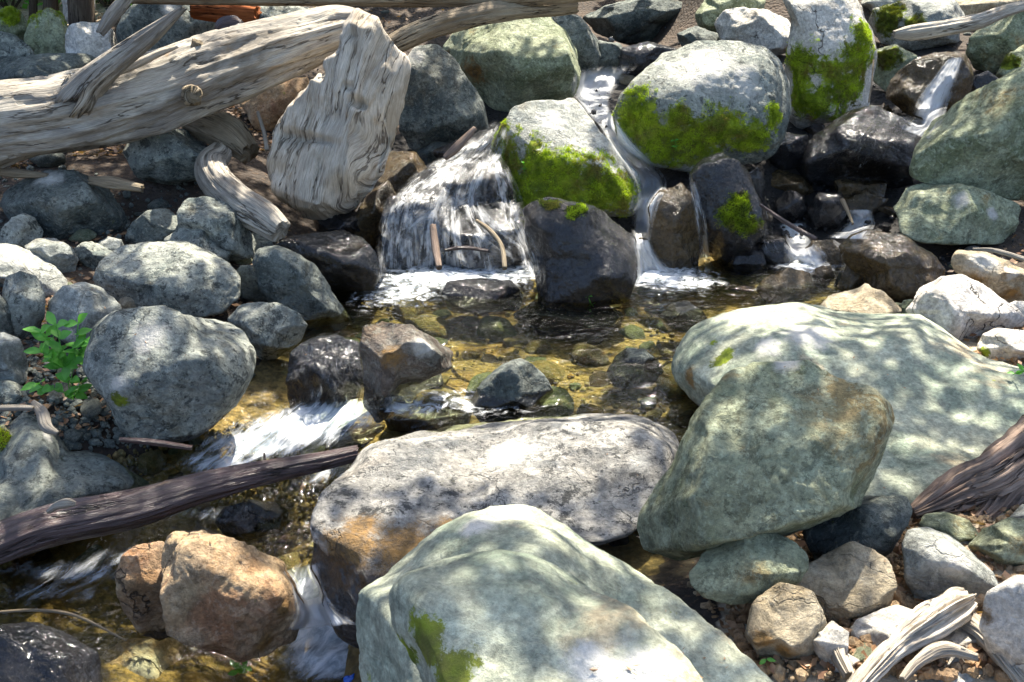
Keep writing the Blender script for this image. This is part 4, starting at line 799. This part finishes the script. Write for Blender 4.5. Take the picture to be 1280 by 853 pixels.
# ------------------------------------------------------------------ loose stones, gravel, litter
EXCL = in_poly
def free_spot(polypx, zf=None):
    xs_ = [p[0] for p in polypx]; ys_ = [p[1] for p in polypx]
    while True:
        px = rng.uniform(min(xs_), max(xs_)); py = rng.uniform(min(ys_), max(ys_))
        if in_poly(np.array(px), np.array(py), polypx): break
    d = hit(px, py); return at(px, py, np.array(d))
PROTO = []
for k in range(8):
    V, F = ico(4); pl = rplanes(900+k, 14, .68, 1.)
    sc = np.ones((len(V), len(pl)+1)); E = np.array([1, rng.uniform(.6, .95), rng.uniform(.3, .6)]); q = V*E
    for j, (n, f) in enumerate(pl):
        hq = np.linalg.norm(n*E); d = q @ n; sc[:, j+1] = np.where(d > 1e-6, f*hq/np.maximum(d, 1e-6), 3)
    q = q*(-.05*np.log(np.exp(-20*np.minimum(sc, 3)).sum(1)))[:, None]; q = q*(1+.06*fbm(q*2+k*9, 4))[:, None]; PROTO.append((q, F))
def pmesh(k, mat):
    q, F = PROTO[k]; me = bpy.data.meshes.new('stone'); me.from_pydata(q.tolist(), [], F.tolist()); me.materials.append(M[mat])
    me.polygons.foreach_set('use_smooth', [True]*len(me.polygons)); return me
PM = {m: [pmesh(k, m) for k in range(8)] for m in ('bed', 'bedg', 'blue', 'bluedk', 'tan', 'warm', 'white', 'green', 'wetbrown', 'wet')}
def scatter(polypx, n, smin, smax, mats, label, group, sink=.3, cat='stone', minsep=.8):
    used = []
    for k in range(n*4):
        if len(used) >= n: break
        p = free_spot(polypx); s = smin+(smax-smin)*rng.random()**2
        if any((p[0]-a)**2+(p[1]-b)**2 < (minsep*(s+c))**2 for a, b, c in used): continue
        used.append((p[0], p[1], s)); m = mats[rng.integers(len(mats))]
        o = bpy.data.objects.new('stone', PM[m][rng.integers(8)]); COL.objects.link(o); o.scale = (s, s, s*rng.uniform(.7, 1.1))
        z = float(H(np.array([p[0]]), np.array([p[1]]))[0]); o.location = (p[0], p[1], z+s*.5*(1-sink*2)); o.rotation_euler = (rng.uniform(-.3, .3), rng.uniform(-.3, .3), rng.uniform(0, 6.28))
        tag(o, label, cat, group)
POOLBED = [(380,400),(480,360),(900,345),(1000,350),(870,380),(840,440),(860,540),(780,520),(600,530),(480,505),(370,450)]
scatter(POOLBED, 85, .05, .19, ['bed', 'bedg', 'bed', 'bedg', 'wetbrown'], 'rounded algae covered stone under the clear pool water', 'stones on the pool bed', .35)
scatter([(250,545),(400,520),(420,600),(395,760),(330,680),(200,640),(0,720),(0,790),(150,720),(60,600),(200,580)], 30, .03, .10, ['bed', 'bedg', 'wetbrown', 'tan'], 'small ochre stone on the bed of the lower stream', 'stones on the lower stream bed', .35)
scatter([(0,230),(150,230),(300,290),(420,380),(330,470),(100,560),(0,520)], 60, .03, .085, ['blue', 'bluedk', 'bluedk', 'green'], 'small grey stone filling a gap between left bank boulders', 'small stones in gaps of the left bank', .2)
scatter([(700,650),(830,650),(900,760),(860,700),(780,700)], 8, .03, .07, ['bluedk', 'bedg', 'wet'], 'small dark stone in the wet gap between big boulders', 'small stones in the dark gap', .2)
scatter([(900,760),(1120,620),(1290,620),(1290,853),(960,853)], 22, .015, .05, ['warm', 'tan', 'white', 'green'], 'small tan stone on the dry gravel of the right foreground', 'small stones on the right gravel', .25)
scatter([(1180,270),(1290,280),(1290,480),(1180,420),(1060,400),(1040,380)], 14, .03, .08, ['warm', 'white', 'green', 'bluedk'], 'small stone between the right bank boulders', 'small stones of the right bank', .2)
scatter([(900,180),(1100,160),(1130,290),(1060,330),(950,340)], 22, .035, .09, ['wet', 'wetbrown', 'wet'], 'small black wet stone in the right side cascade', 'wet stones in the right cascade', .15)
scatter([(450,220),(640,150),(660,330),(480,340)], 8, .04, .10, ['wet', 'wetbrown'], 'wet stone inside the left waterfall', 'wet stones in the left waterfall', .15)
scatter([(640,60),(1000,0),(1290,0),(1290,70),(1100,110),(860,60),(760,130)], 12, .04, .12, ['bluedk', 'green', 'grey' if 'grey' in PM else 'warm', 'white'], 'grey stone among the top edge boulders', 'stones along the top edge', .15)
scatter([(0,30),(500,-10),(500,60),(300,240),(0,240)], 22, .04, .13, ['blue', 'bluedk', 'green', 'warm'], 'grey stone in the leaf litter behind the big log', 'stones behind the big log', .2)
def carpet(name, label, cat, polys, n, mk, mat, lift=.004):
    C = []
    for pg, m in polys:
        for k in range(m): C.append(free_spot(pg))
    C = np.array(C); C[:, 2] = H(C[:, 0], C[:, 1])+.018+rng.random(len(C))*.012
    V, F = mk(C); o = mesh_from(name, V, F, M[mat], smooth=False, loc=C.mean(0)); tag(o, label, cat, kind='stuff')
def mk_leaf(C):
    V, F = leaves_geo(C, .045, flat=0); c = np.tile(C, (4, 1)); V[:, 2] = c[:, 2]+(V[:, 2]-c[:, 2])*.45; return V, F
carpet('leaf_litter', 'brown dead leaves and needles between the rocks', 'leaf litter', [([(0,200),(320,200),(400,150),(330,100),(0,230)], 1600), ([(0,300),(350,280),(420,360),(100,560),(0,560)], 1100), ([(860,740),(1120,600),(1290,600),(1290,853),(950,853)], 700), ([(1180,300),(1290,300),(1290,480),(1180,440)], 250), ([(0,-5),(700,-5),(500,60),(0,60)], 900)], 0, mk_leaf, 'litter')
def mk_peb(C):
    V0, F0 = ico(1); n = len(C); s = .005+.02*rng.random(n)**3; VV = []; FF = []
    for i in range(n):
        VV.append(C[i]-[0, 0, .012]+V0*s[i]*rng.uniform(.6, 1.2, 3)+0); FF.append(F0+i*len(V0))
    return np.vstack(VV), np.vstack(FF)
carpet('gravel', 'fine tan gravel between the right foreground rocks', 'gravel', [([(860,740),(1120,600),(1290,600),(1290,853),(950,853)], 2600), ([(1180,400),(1290,400),(1290,480)], 300)], 0, mk_peb, 'tan')
carpet('gravel', 'dark wet gravel between the boulders of the cascade', 'gravel', [([(430,200),(600,120),(720,60),(1000,0),(1290,0),(1290,300),(1180,420),(1000,330),(430,330)], 2600), ([(0,0),(420,0),(420,200),(0,200)], 600)], 0, mk_peb, 'wet')
carpet('gravel', 'grey gravel between the left bank boulders', 'gravel', [([(0,400),(120,440),(260,560),(60,570),(0,560)], 1500), ([(0,200),(300,240),(400,380),(0,400)], 900)], 0, mk_peb, 'bluedk')
carpet('pebbles', 'small ochre and green pebbles on the pool bed', 'pebbles', [(POOLBED, 700), ([(250,545),(400,520),(420,600),(395,760),(200,640),(0,720),(0,790),(60,600)], 1200)], 0, mk_peb, 'bed')

# ------------------------------------------------------------------ sight-line lookup on what is built so far
def build_bvh(objs):
    VV, FF, o = [], [], 0
    for ob in objs:
        me = ob.data; n = len(me.vertices); a = np.empty(n*3); me.vertices.foreach_get('co', a); a = a.reshape(-1, 3)+np.array(ob.location)
        if ob.parent: a = a+np.array(ob.parent.location)
        me.calc_loop_triangles(); t = np.empty(len(me.loop_triangles)*3, np.int32); me.loop_triangles.foreach_get('vertices', t)
        VV.append(a); FF.append(t.reshape(-1, 3)+o); o += n
    return BVHTree.FromPolygons(np.vstack(VV).tolist(), np.vstack(FF).tolist())
BV = build_bvh(ROCKS+[ground]); BVW = build_bvh(ROCKS+WOOD+[ground])
def cast(px, py, bv=None):
    r = ray(px, py); L = np.linalg.norm(r); h = (bv or BV).ray_cast(Vector(CAM), Vector(r/L))
    return (h[3]/L if h[0] is not None else hit(px, py))

# ------------------------------------------------------------------ water
def water_sheet(name, polypx, zf, mat, step, foam, uvf, pad=0):
    c = np.array([atz(np.array(float(a)), np.array(float(b)), zf if not callable(zf) else -.2) for a, b in polypx])
    x0, x1, y0, y1 = c[:, 0].min()-.1, c[:, 0].max()+.1, c[:, 1].min()-.1, c[:, 1].max()+.1
    X, Y = np.meshgrid(np.arange(x0, x1, step), np.arange(y0, y1, step)); Z = np.full(X.shape, zf) if not callable(zf) else zf(X, Y)
    V = np.c_[X.ravel(), Y.ravel(), Z.ravel()]; px, py, _ = proj(V)
    fo = np.zeros(len(V))
    for (fx, fy, rx, ry, s) in foam: fo = np.maximum(fo, s*np.clip(1.5-np.hypot((px-fx)/rx, (py-fy)/ry), 0, 1))
    V[:, 2] += fbm(V*np.array([5, 5, 1])+3, 3)*.004+fo*fbm(V*22+9, 3)*.007
    inn = in_poly(px, py, polypx); idx = np.arange(len(V)).reshape(X.shape)
    F = np.c_[idx[:-1, :-1].ravel(), idx[:-1, 1:].ravel(), idx[1:, 1:].ravel(), idx[1:, :-1].ravel()]; F = F[inn[F].all(1)]
    us, inv = np.unique(F, return_inverse=True); V = V[us]; F = inv.reshape(F.shape); fo = fo[us]
    o = mesh_from(name, V, F, M[mat], attrs={'foam': fo}, uv=uvf(V)); tag(o, kind='structure'); return o
water_sheet('pool_water', [(330,400),(420,325),(700,315),(1080,320),(1080,410),(930,430),(930,580),(860,700),(700,640),(600,550),(480,517),(455,508),(352,470)], 0., 'pool', .02,
    [(570,345,100,14,1.),(500,360,50,20,.7),(620,340,60,16,.9),(820,345,60,12,1.),(850,352,45,10,.8),(470,375,30,14,.35),(1010,332,34,8,.9),(560,500,70,12,.5),(500,508,50,10,.9),(600,510,60,8,.4)],
    lambda V: np.c_[V[:, 0]*.45, V[:, 1]*.45])
sp_c = []
for s in "470 505 -.03;440 515 -.08;380 535 -.12;300 560 -.15;230 590 -.17;150 620 -.2;330 640 -.24;250 650 -.27;100 700 -.32;0 690 -.32;0 800 -.34;200 720 -.33;390 660 -.26;390 700 -.30;400 745 -.42;400 790 -.48;400 853 -.52;150 800 -.36;520 600 -.26;480 520 -.08".split(';'):
    a, b, c = map(float, s.split()); q = atz(np.array(a), np.array(b), c); sp_c.append((q[0], q[1], c))
sp_c = np.array(sp_c); sw = _tps(sp_c, .02)
def SW(X, Y):
    o = sw[-3]+sw[-2]*X+sw[-1]*Y
    for k in range(len(sp_c)): o = o+_U((X-sp_c[k, 0])**2+(Y-sp_c[k, 1])**2)*sw[k]
    return np.minimum(o, -.01)
water_sheet('stream_water', [(480,498),(500,540),(470,600),(480,900),(-80,900),(-80,640),(120,590),(230,540),(330,480),(360,500)], SW, 'stream', .015,
    [(455,512,40,14,1.),(420,520,60,17,1.05),(370,537,60,19,1.),(320,557,60,19,.95),(280,577,44,14,.8),(420,590,50,12,.5),(180,700,70,14,.55),(100,715,80,14,.5),(60,740,60,12,.4),(250,640,50,8,.5),(385,745,24,30,1.),(395,745,26,30,1.),(400,785,50,30,1.3),(410,825,48,22,1.1),(300,650,30,6,.4)],
    lambda V: np.c_[(V[:, 0]*.55+V[:, 1]*.83)*.30, (V[:, 0]*.83-V[:, 1]*.55)*1.])
def fall(name, label, rows, dens=0., lift=.03, nu=None, nv=70, blur=6, soft=.28):
    rows = np.array(rows, float); n = len(rows)
    K = crom(rows, nv); wd = np.abs(K[:, 2]-K[:, 0]).max(); nu = nu or max(12, int(wd/2.2)); u = np.linspace(0, 1, nu)
    PX = K[:, 0:1]*(1-u)+K[:, 2:3]*u; PY = K[:, 1:2]*(1-u)+K[:, 3:4]*u
    D = np.array([[cast(PX[i, j], PY[i, j]) for j in range(nu)] for i in range(nv)])
    lim = np.median(D, axis=1, keepdims=True)+.12; D = np.minimum(D, lim)
    for _ in range(blur):
        E = np.pad(D, 1, mode='edge'); D = np.minimum(D, (E[:-2, 1:-1]+E[2:, 1:-1]+E[1:-1, :-2]+E[1:-1, 2:])/4*.999+D*.001)
    G = np.pad(D, 2, mode='edge'); D = sum(G[a:a+nv, b:b+nu] for a in range(5) for b in range(5))/25
    D = D-lift
    V = at(PX, PY, D).reshape(-1, 3)
    uu = np.tile(u, nv); vv = np.repeat(np.linspace(0, 1, nv), nu)
    wm = np.linalg.norm(at(K[:, 0], K[:, 1], D[:, 0])-at(K[:, 2], K[:, 3], D[:, -1]), axis=1).mean()
    Lm = np.linalg.norm(np.diff(at(K[:, 0], K[:, 1], D[:, 0]), axis=0), axis=1).sum()
    N = np.tile(-CF, (len(V), 1)); rib = fbm(np.c_[uu*wm*45, vv*Lm*3, uu*0+wm*9], 3); V = V+N*(rib*.012+np.abs(fbm(V*20, 2))*.004)[:, None]
    en = fbm(np.c_[uu*6, vv*5, uu*0+4], 2)*.08
    edge = sst(uu+en, 0.0, soft)*sst(1-uu+en, 0.0, soft)*sst(vv, 0, .05)*sst(1-vv, 0, .04)
    idx = np.arange(nu*nv).reshape(nv, nu); F = np.c_[idx[:-1, :-1].ravel(), idx[1:, :-1].ravel(), idx[1:, 1:].ravel(), idx[:-1, 1:].ravel()]
    dn = dens(uu, vv) if callable(dens) else np.full(len(V), dens)
    o = mesh_from(name, V, F, M['fall'], attrs={'edge': edge, 'dens': dn}, uv=np.c_[uu*wm*1.6, vv*Lm*1.6], loc=V.mean(0)); tag(o, label, 'waterfall'); return o
fall('waterfall', 'broad silky white waterfall left of the vivid mossy boulder', [(596,172,636,150),(570,200,628,182),(525,222,628,212),(484,248,640,240),(474,280,655,268),(473,312,664,300),(473,352,670,338)], -.12, nv=110)
def strand(root, pts, dens=.27, lift=.05):
    P = np.array(pts, float); T = np.gradient(P[:, :2], axis=0); T /= np.linalg.norm(T, axis=1)[:, None]; Nn = np.c_[T[:, 1], -T[:, 0]]
    rows = [(x-n[0]*w*.78*s, y-n[1]*w*.78*s, x+n[0]*w*.78*s, y+n[1]*w*.78*s) for (x, y, w), n in zip(P, Nn) for s in (1,)]
    o = fall('strand', None, rows, dens, lift, nv=60, blur=12, soft=.42); del_ = [k for k in ('label', 'category') if k in o]
    for k in del_: del o[k]
    loc = o.location.copy(); o.parent = root; o.location = loc-root.location
WF1 = bpy.data.objects[-1] if False else [o for o in COL.objects if o.name.startswith('waterfall')][-1]
for p_ in ([(625,152,12),(603,182,16),(575,203,20),(542,222,24),(513,248,26),(500,292,34),(497,340,40)], [(632,158,12),(620,190,16),(600,215,20),(590,250,24),(602,280,30),(628,302,34),(652,322,34)],
           [(562,212,16),(546,245,22),(536,290,26),(534,342,32)], [(580,206,12),(568,240,18),(566,285,22),(574,342,30)], [(516,235,12),(492,262,14),(484,300,18),(482,348,20)],
           [(610,183,12),(624,215,18),(634,250,24),(642,280,26)], [(600,236,14),(566,256,16),(530,266,20),(506,282,20)], [(592,292,16),(600,315,26),(604,342,34)], [(560,225,10),(552,260,14),(552,300,16),(556,342,22)], [(530,232,10),(516,262,14),(514,300,16),(516,345,20)], [(640,275,14),(652,300,20),(662,325,22),(664,345,24)], [(622,165,10),(596,180,12),(568,196,14),(545,212,14)]): strand(WF1, p_)
fall('waterfall', 'thin milky waterfall winding right of the vivid mossy boulder', [(722,84,800,80),(712,112,775,108),(728,138,764,132),(750,162,778,158),(764,186,794,180),(784,213,818,205),(796,238,834,228),(790,264,822,262),(788,300,816,300),(792,330,832,330),(786,360,868,354)], .70, nv=140, lift=.075)
fall('waterfall', 'narrow trickle between the olive brown rock and the moss patched boulder', [(858,230,870,226),(868,270,882,268),(872,310,888,308),(866,342,896,340)], .3, nv=50)
fall('waterfall', 'bright fan of water dropping at the top right', [(1186,72,1206,70),(1164,98,1198,96),(1148,122,1188,122),(1136,146,1176,158),(1120,160,1160,176)], .6, nv=60)
fall('waterfall', 'thin film of water streaming over the large glistening rock', [(1080,142,1158,146),(1050,162,1156,168),(1022,190,1146,196),(1004,222,1130,234)], .04, nv=60)
fall('waterfall', 'small cascade beside the reddish stick', [(972,280,1008,278),(980,300,1014,298),(978,320,1032,318),(980,336,1040,334)], .6, nv=40)
fall('waterfall', 'small cascade under the flat red brown stone', [(1058,262,1092,262),(1056,280,1094,280),(1030,298,1084,300)], .6, nv=40)
fall('waterfall', 'dim side trickle left of the right side cascades', [(940,262,966,260),(944,290,972,290),(950,318,985,318)], .1, nv=40)
fall('waterfall', 'glassy sheet spilling from the pool at its left lip', [(368,432,452,428),(364,462,452,456),(362,492,470,486),(350,520,480,512)], .12, nv=60)
fall('waterfall', 'little dark step of water under the wet log', [(208,640,330,628),(206,655,332,645),(200,672,335,664)], .1, nv=30)
fall('waterfall', 'white chute squeezing between the rust boulder and the golden flank', [(352,712,402,702),(364,738,404,728),(366,762,414,752),(352,790,446,780)], .65, nv=50)
fall('waterfall', 'glassy ripple sliding behind the broad flat boulder', [(470,498,560,486),(462,514,590,502),(440,530,600,520)], .22, nv=40)

# ------------------------------------------------------------------ fallen leaves and needles lying on the stones
LV, LN = [], []
for _ in range(1500):
    px, py = rng.uniform(0, 1280), rng.uniform(60, 853); r = ray(px, py); L = np.linalg.norm(r)
    h = BVW.ray_cast(Vector(CAM), Vector(r/L))
    if h[0] is None or h[1][2] < .72 or h[0][2] < .03 or h[3] > 7: continue
    dens_ = fbm(np.array([[h[0][0]*2.2, h[0][1]*2.2, 3.]]), 3)[0]
    if dens_ < .02: continue
    LV.append(np.array(h[0])+np.array(h[1])*.003); LN.append(np.array(h[1]))
LV = np.array(LV); LN = np.array(LN); n = len(LV)
T1 = np.cross(LN, rng.normal(size=(n, 3))); T1 /= np.linalg.norm(T1, axis=1)[:, None]; T2 = np.cross(LN, T1)
Ls = rng.uniform(.003, .008, n)[:, None]; Ws = Ls*rng.choice([.10, .12, .45], n)[:, None]; cu = LN*Ls*rng.uniform(.0, .5, n)[:, None]
V = np.concatenate([LV-T1*Ls+cu, LV+T2*Ws, LV+T1*Ls+cu*.6, LV-T2*Ws]); i = np.arange(n)
o = mesh_from('leaf_litter', V, np.c_[i, i+n, i+2*n, i+3*n], M['litter'], smooth=False, loc=LV.mean(0)); tag(o, 'tiny dead leaves and needles lying on top of the boulders', 'leaf litter', kind='stuff')

# ------------------------------------------------------------------ small plants and litter
def leaf_blade(p, d, up, L, wd, n=5):
    d = d/np.linalg.norm(d); s = np.cross(d, up); s /= np.linalg.norm(s)+1e-9; nn = np.cross(s, d)
    V = []; 
    for t, w in ((0, .02), (.25, .75), (.5, 1), (.75, .7), (1, .02)):
        c = p+d*L*t-nn*L*.25*t*t; V += [c-s*wd*w+nn*wd*w*.3, c, c+s*wd*w+nn*wd*w*.3]
    F = []
    for i in range(4):
        a = i*3; F += [(a, a+1, a+4, a+3), (a+1, a+2, a+5, a+4)]
    return V, F
def plant(label, stems, Lf, nlv, depth, name='seedling', cat='plant'):
    """stems: pixel polylines of stems; leaves in pairs along them"""
    VV, FF = [], []; SV = []; o = 0
    base = at(stems[0][0][0], stems[0][0][1], np.array(depth))
    for st in stems:
        K = np.array([at(a, b, np.array(depth-.03*i+rng.uniform(-.02, .02))) for i, (a, b) in enumerate(st)])
        C = crom(K, 10*len(st)); 
        for i in range(len(C)-1): SV.append((C[i], C[i+1], .0022, .0018))
        for t in np.linspace(.25, 1, nlv):
            i = min(int(t*(len(C)-1)), len(C)-2); T = C[i+1]-C[i]; T /= np.linalg.norm(T)
            for sgn in (-1, 1):
                d = T*.5+sgn*np.array([.8, -.3, .1])+rng.normal(size=3)*.35; V, F = leaf_blade(C[i], d, np.array([0, -.5, 1.])+rng.normal(size=3)*.25, Lf*rng.uniform(.7, 1.2), Lf*.28)
                VV += V; FF += [tuple(x+o for x in f) for f in F]; o += len(V)
    root = bpy.data.objects.new(name, None); COL.objects.link(root); root.location = base; tag(root, label, cat)
    V, F, U = branch_mesh(SV, 5); mesh_from('stem', V, F, M['leaf'], parent=root, loc=base, uv=U)
    mesh_from('leaves', VV, FF, M['leaf'], parent=root, loc=base)
d0 = cast(75, 500)-.12
plant('bright green leafy seedling growing between the left boulders', [[(88,498),(84,470),(76,435),(70,405)], [(88,498),(90,465),(95,430),(98,402)], [(84,470),(70,450),(52,440)], [(82,460),(66,430),(50,415)], [(90,465),(100,440),(106,425)], [(88,498),(75,488),(58,486),(48,480)], [(88,498),(98,490),(100,478)], [(76,435),(72,450),(88,455)]], .066, 5, d0)
plant('tiny green sprout at the foot of the rust boulder', [[(300,842),(299,830),(300,818)], [(300,842),(292,834)], [(300,842),(308,834)]], .035, 2, cast(300, 838)-.03, 'sprout')
plant('small green sprig on the flat blue rock in the pool', [[(742,384),(738,378),(735,370)]], .03, 2, cast(742, 384)-.01, 'sprout')
plant('green leaf at the right edge beside the white stone', [[(1266,468),(1272,466),(1280,464)]], .03, 2, cast(1266, 468)-.05, 'sprout')
plant('little seedling in the moss of the vivid mossy boulder', [[(655,215),(656,209),(654,203)]], .022, 2, cast(655, 212)-.02, 'sprout')
plant('seedling low on the moss covered boulder front', [[(845,188),(845,180),(843,175)], [(815,158),(815,150)]], .028, 2, cast(845, 185)-.03, 'sprout')
plant('single leaf sprig near the squat teal stone', [[(955,830),(957,826),(958,824)]], .02, 2, cast(955, 830)-.01, 'sprout')
t = NT('blue_plastic'); b_ = t.n('ShaderNodeBsdfPrincipled'); b_.inputs['Base Color'].default_value = (.02, .10, .45, 1); b_.inputs['Roughness'].default_value = .25; t.l(b_.outputs[0], t.out.inputs[0])
V, F = ico(4); dL = cast(436, 848)-.02; V = V*np.array([.022, .012, .014]); V = V+fbm(V*90, 2)[:, None]*.006+at(436, 851, np.array(dL))
lt = mesh_from('plastic_scrap', V, F, t.m, loc=V.mean(0)); tag(lt, 'crumpled blue plastic scrap at the bottom edge', 'litter')

# ------------------------------------------------------------------ unseen trees added over the stream: leaves placed to cast chosen sun and shade patches
SUN = [(1130,800,190,70,0),(640,480,100,22,5),(560,410,110,20,0),(760,420,60,16,0),(700,130,26,60,10),(620,200,40,60,0),(540,270,80,90,0),(800,260,30,100,0),(420,225,60,50,0),(150,90,190,34,-15),(330,40,110,26,-16),(210,730,80,50,0),(600,570,190,32,0),(420,560,60,26,0),(650,650,70,16,10),  # pixel ellipses that the sun reaches
 (210,85,90,26,-16),(120,60,60,14,-60),(60,110,60,14,-8),(330,50,60,14,-14),(430,60,30,50,20),(480,110,22,60,10),(440,150,40,50,15),(390,210,34,40,20),(430,200,30,30,0),(115,40,28,12,0),(100,8,20,14,0),(30,10,20,8,0),
 (525,66,22,12,0),(590,70,28,14,-30),(600,240,50,60,20),(560,280,60,60,0),(520,330,60,20,0),(640,35,40,10,0),(765,100,22,20,0),(690,150,40,12,10),(650,150,18,10,0),(700,180,24,16,0),
 (880,75,70,20,5),(940,100,34,28,0),(850,100,50,16,0),(630,190,12,26,0),(640,230,24,24,0),(690,225,20,14,0),(800,160,30,14,20),(830,185,34,12,10),
 (940,30,40,16,0),(1030,30,40,50,0),(1075,60,16,30,0),(1010,85,26,18,0),(1002,132,18,12,0),(1150,20,55,14,-5),(1160,42,40,8,-12),(1195,100,20,22,0),(1170,120,22,22,0),(1170,90,26,14,0),(1110,160,36,16,20),(1060,170,34,22,0),
 (925,270,16,18,0),(740,285,26,12,0),(730,345,34,8,0),(805,300,12,40,0),(825,345,40,10,0),
 (60,222,30,8,0),(215,325,50,8,0),(30,325,40,12,20),(185,400,34,12,0),(180,430,24,14,0),(60,305,18,6,0),
 (510,425,36,12,25),(515,480,34,14,0),(240,480,20,12,0),(225,500,12,16,0),(430,525,70,14,-15),(320,555,70,16,-15),(700,480,26,12,0),(600,460,18,6,0),(620,410,30,6,0),
 (600,560,110,18,0),(740,540,70,14,0),(800,570,34,10,0),(480,600,40,12,-30),(450,700,40,24,0),(540,675,30,12,-20),(440,660,20,14,0),(640,650,44,12,10),(570,665,34,10,-30),(520,705,22,8,-30),(760,710,50,8,35),
 (730,830,110,28,0),(820,840,50,24,20),(660,835,60,20,0),(900,845,40,10,0),
 (900,392,50,8,0),(960,400,50,14,0),(1010,420,34,20,0),(1190,385,50,30,10),(1250,430,40,20,0),(1240,335,40,10,20),(1080,375,24,8,0),(985,460,28,8,0),
 (1190,695,44,24,30),(1060,770,50,20,0),(1110,785,40,20,0),(1170,800,60,40,0),(1250,770,40,50,0),(1230,830,60,30,0),(1040,840,30,14,0),(1000,790,18,12,0),(1000,750,14,8,0),(1100,830,40,20,0),
 (260,700,60,24,10),(180,705,20,20,0),(290,750,60,30,20),(340,780,30,24,0),(180,720,24,14,0),(190,820,40,16,0),(60,800,40,14,0),(100,830,30,14,0),(400,790,40,30,0),(350,845,40,10,0),(420,820,30,18,0),(385,570,50,8,-15),(300,590,30,6,0),
 (170,700,30,12,0),(300,530,40,16,0),(1265,180,22,30,0)]
SHADE = [(650,725,160,42,22),(860,775,70,34,38),(500,770,60,70,0),(960,575,160,100,0),(1120,520,170,80,20),(900,470,60,60,0),(1050,430,90,24,8),(210,490,110,60,0),(920,700,90,50,0),
 (420,330,90,50,0),(100,270,90,40,0),(40,600,80,50,0),(960,240,60,90,0),(1200,220,90,60,0),(730,330,60,40,0),(560,150,40,60,0)]  # pixel ellipses kept in shade by the added leaves
ZC = 5.2; cell = .06; NG = 260; OX, OY = -5.0, -1.0
openm = np.zeros((NG, NG)); shad = np.zeros((NG, NG))
def up(P):
    t = (ZC-P[2])/SDIR[2]; return P[0]+SDIR[0]*t, P[1]+SDIR[1]*t
def cellof(x, y): return int((x-OX)/cell), int((y-OY)/cell)
for py in range(4, 853, 9):
    for px in range(4, 1280, 9):
        d = cast(px, py, BVW); P = at(px, py, np.array(d)); i, j = cellof(*up(P))
        if not (1 <= i < NG-1 and 1 <= j < NG-1): continue
        op = False
        for (ex, ey, ra, rb, an) in SUN:
            a = R_(an); dx, dy = px-ex, py-ey; u_ = dx*math.cos(a)+dy*math.sin(a); v_ = -dx*math.sin(a)+dy*math.cos(a)
            if (u_/ra)**2+(v_/rb)**2 < 1: op = True; break
        sh = False
        for (ex, ey, ra, rb, an) in SHADE:
            a = R_(an); dx, dy = px-ex, py-ey; u_ = dx*math.cos(a)+dy*math.sin(a); v_ = -dx*math.sin(a)+dy*math.cos(a)
            if (u_/ra)**2+(v_/rb)**2 < 1: sh = True; break
        if sh: shad[i-1:i+2, j-1:j+2] += 3; continue
        k_ = 2 if d > 3.6 else 1
        if op: openm[i-k_:i+k_+1, j-k_:j+k_+1] += 1
        else: shad[i-1:i+2, j-1:j+2] += 1
density = np.where(openm+shad > 0, shad/(openm+shad+1e-9), .75)
density = np.where(openm > shad*.55, 0, np.clip(density, 0, 1))
pts = []
for i in range(NG):
    for j in range(NG):
        x = OX+i*cell; y = OY+j*cell
        if abs(x-2.2) > 6.5 or y > 11.5 or y < .2: continue
        for k in range(rng.poisson(3.6*density[i, j]*(1 if (openm+shad)[i, j] > 0 else .45))):
            h = rng.uniform(-.5, .5); px_ = x+rng.random()*cell+SDIR[0]/SDIR[2]*h; py_ = y+rng.random()*cell+SDIR[1]/SDIR[2]*h
            pts.append((px_, py_, ZC+h))
pts = np.array(pts); trs = [(-4.6, 3.0), (5.9, 1.0), (-4.2, 9.5), (6.8, 8.0)]
own = np.argmin([((pts[:, 0]-a)**2+(pts[:, 1]-b)**2) for a, b in trs], axis=0)
for k, (a, b) in enumerate(trs):
    z = float(H(np.array([a]), np.array([b]))[0])-.1; lb = ['unseen tree added on the left bank to shade the stream', 'unseen tree added on the near right bank to shade the stream', 'unseen tree added behind the left bank to shade the stream', 'unseen tree added behind the right bank to shade the stream'][k]
    root = bpy.data.objects.new('tree', None); COL.objects.link(root); root.location = (a, b, z); tag(root, lb, 'tree')
    C = pts[own == k]; segs = [((a, b, z), (a, b, ZC-.9), .17, .12), ((a, b, ZC-.9), (a, b, ZC+1.5), .12, .05)]
    for q in C[rng.choice(len(C), 14)]: segs.append(((a, b, ZC-rng.uniform(.2, 1.2)), tuple(q), .028, .006))
    V, F, U = branch_mesh(segs); mesh_from('trunk', V, F, M['bark'], parent=root, loc=(a, b, z), uv=U)
    V, F = leaves_geo(C, .10, flat=0.); c = np.tile(C, (4, 1)); V[:, 2] = c[:, 2]+(V[:, 2]-c[:, 2])*.6
    mesh_from('crown', V, F, M['shade_canopy'], parent=root, loc=(a, b, z), smooth=False)
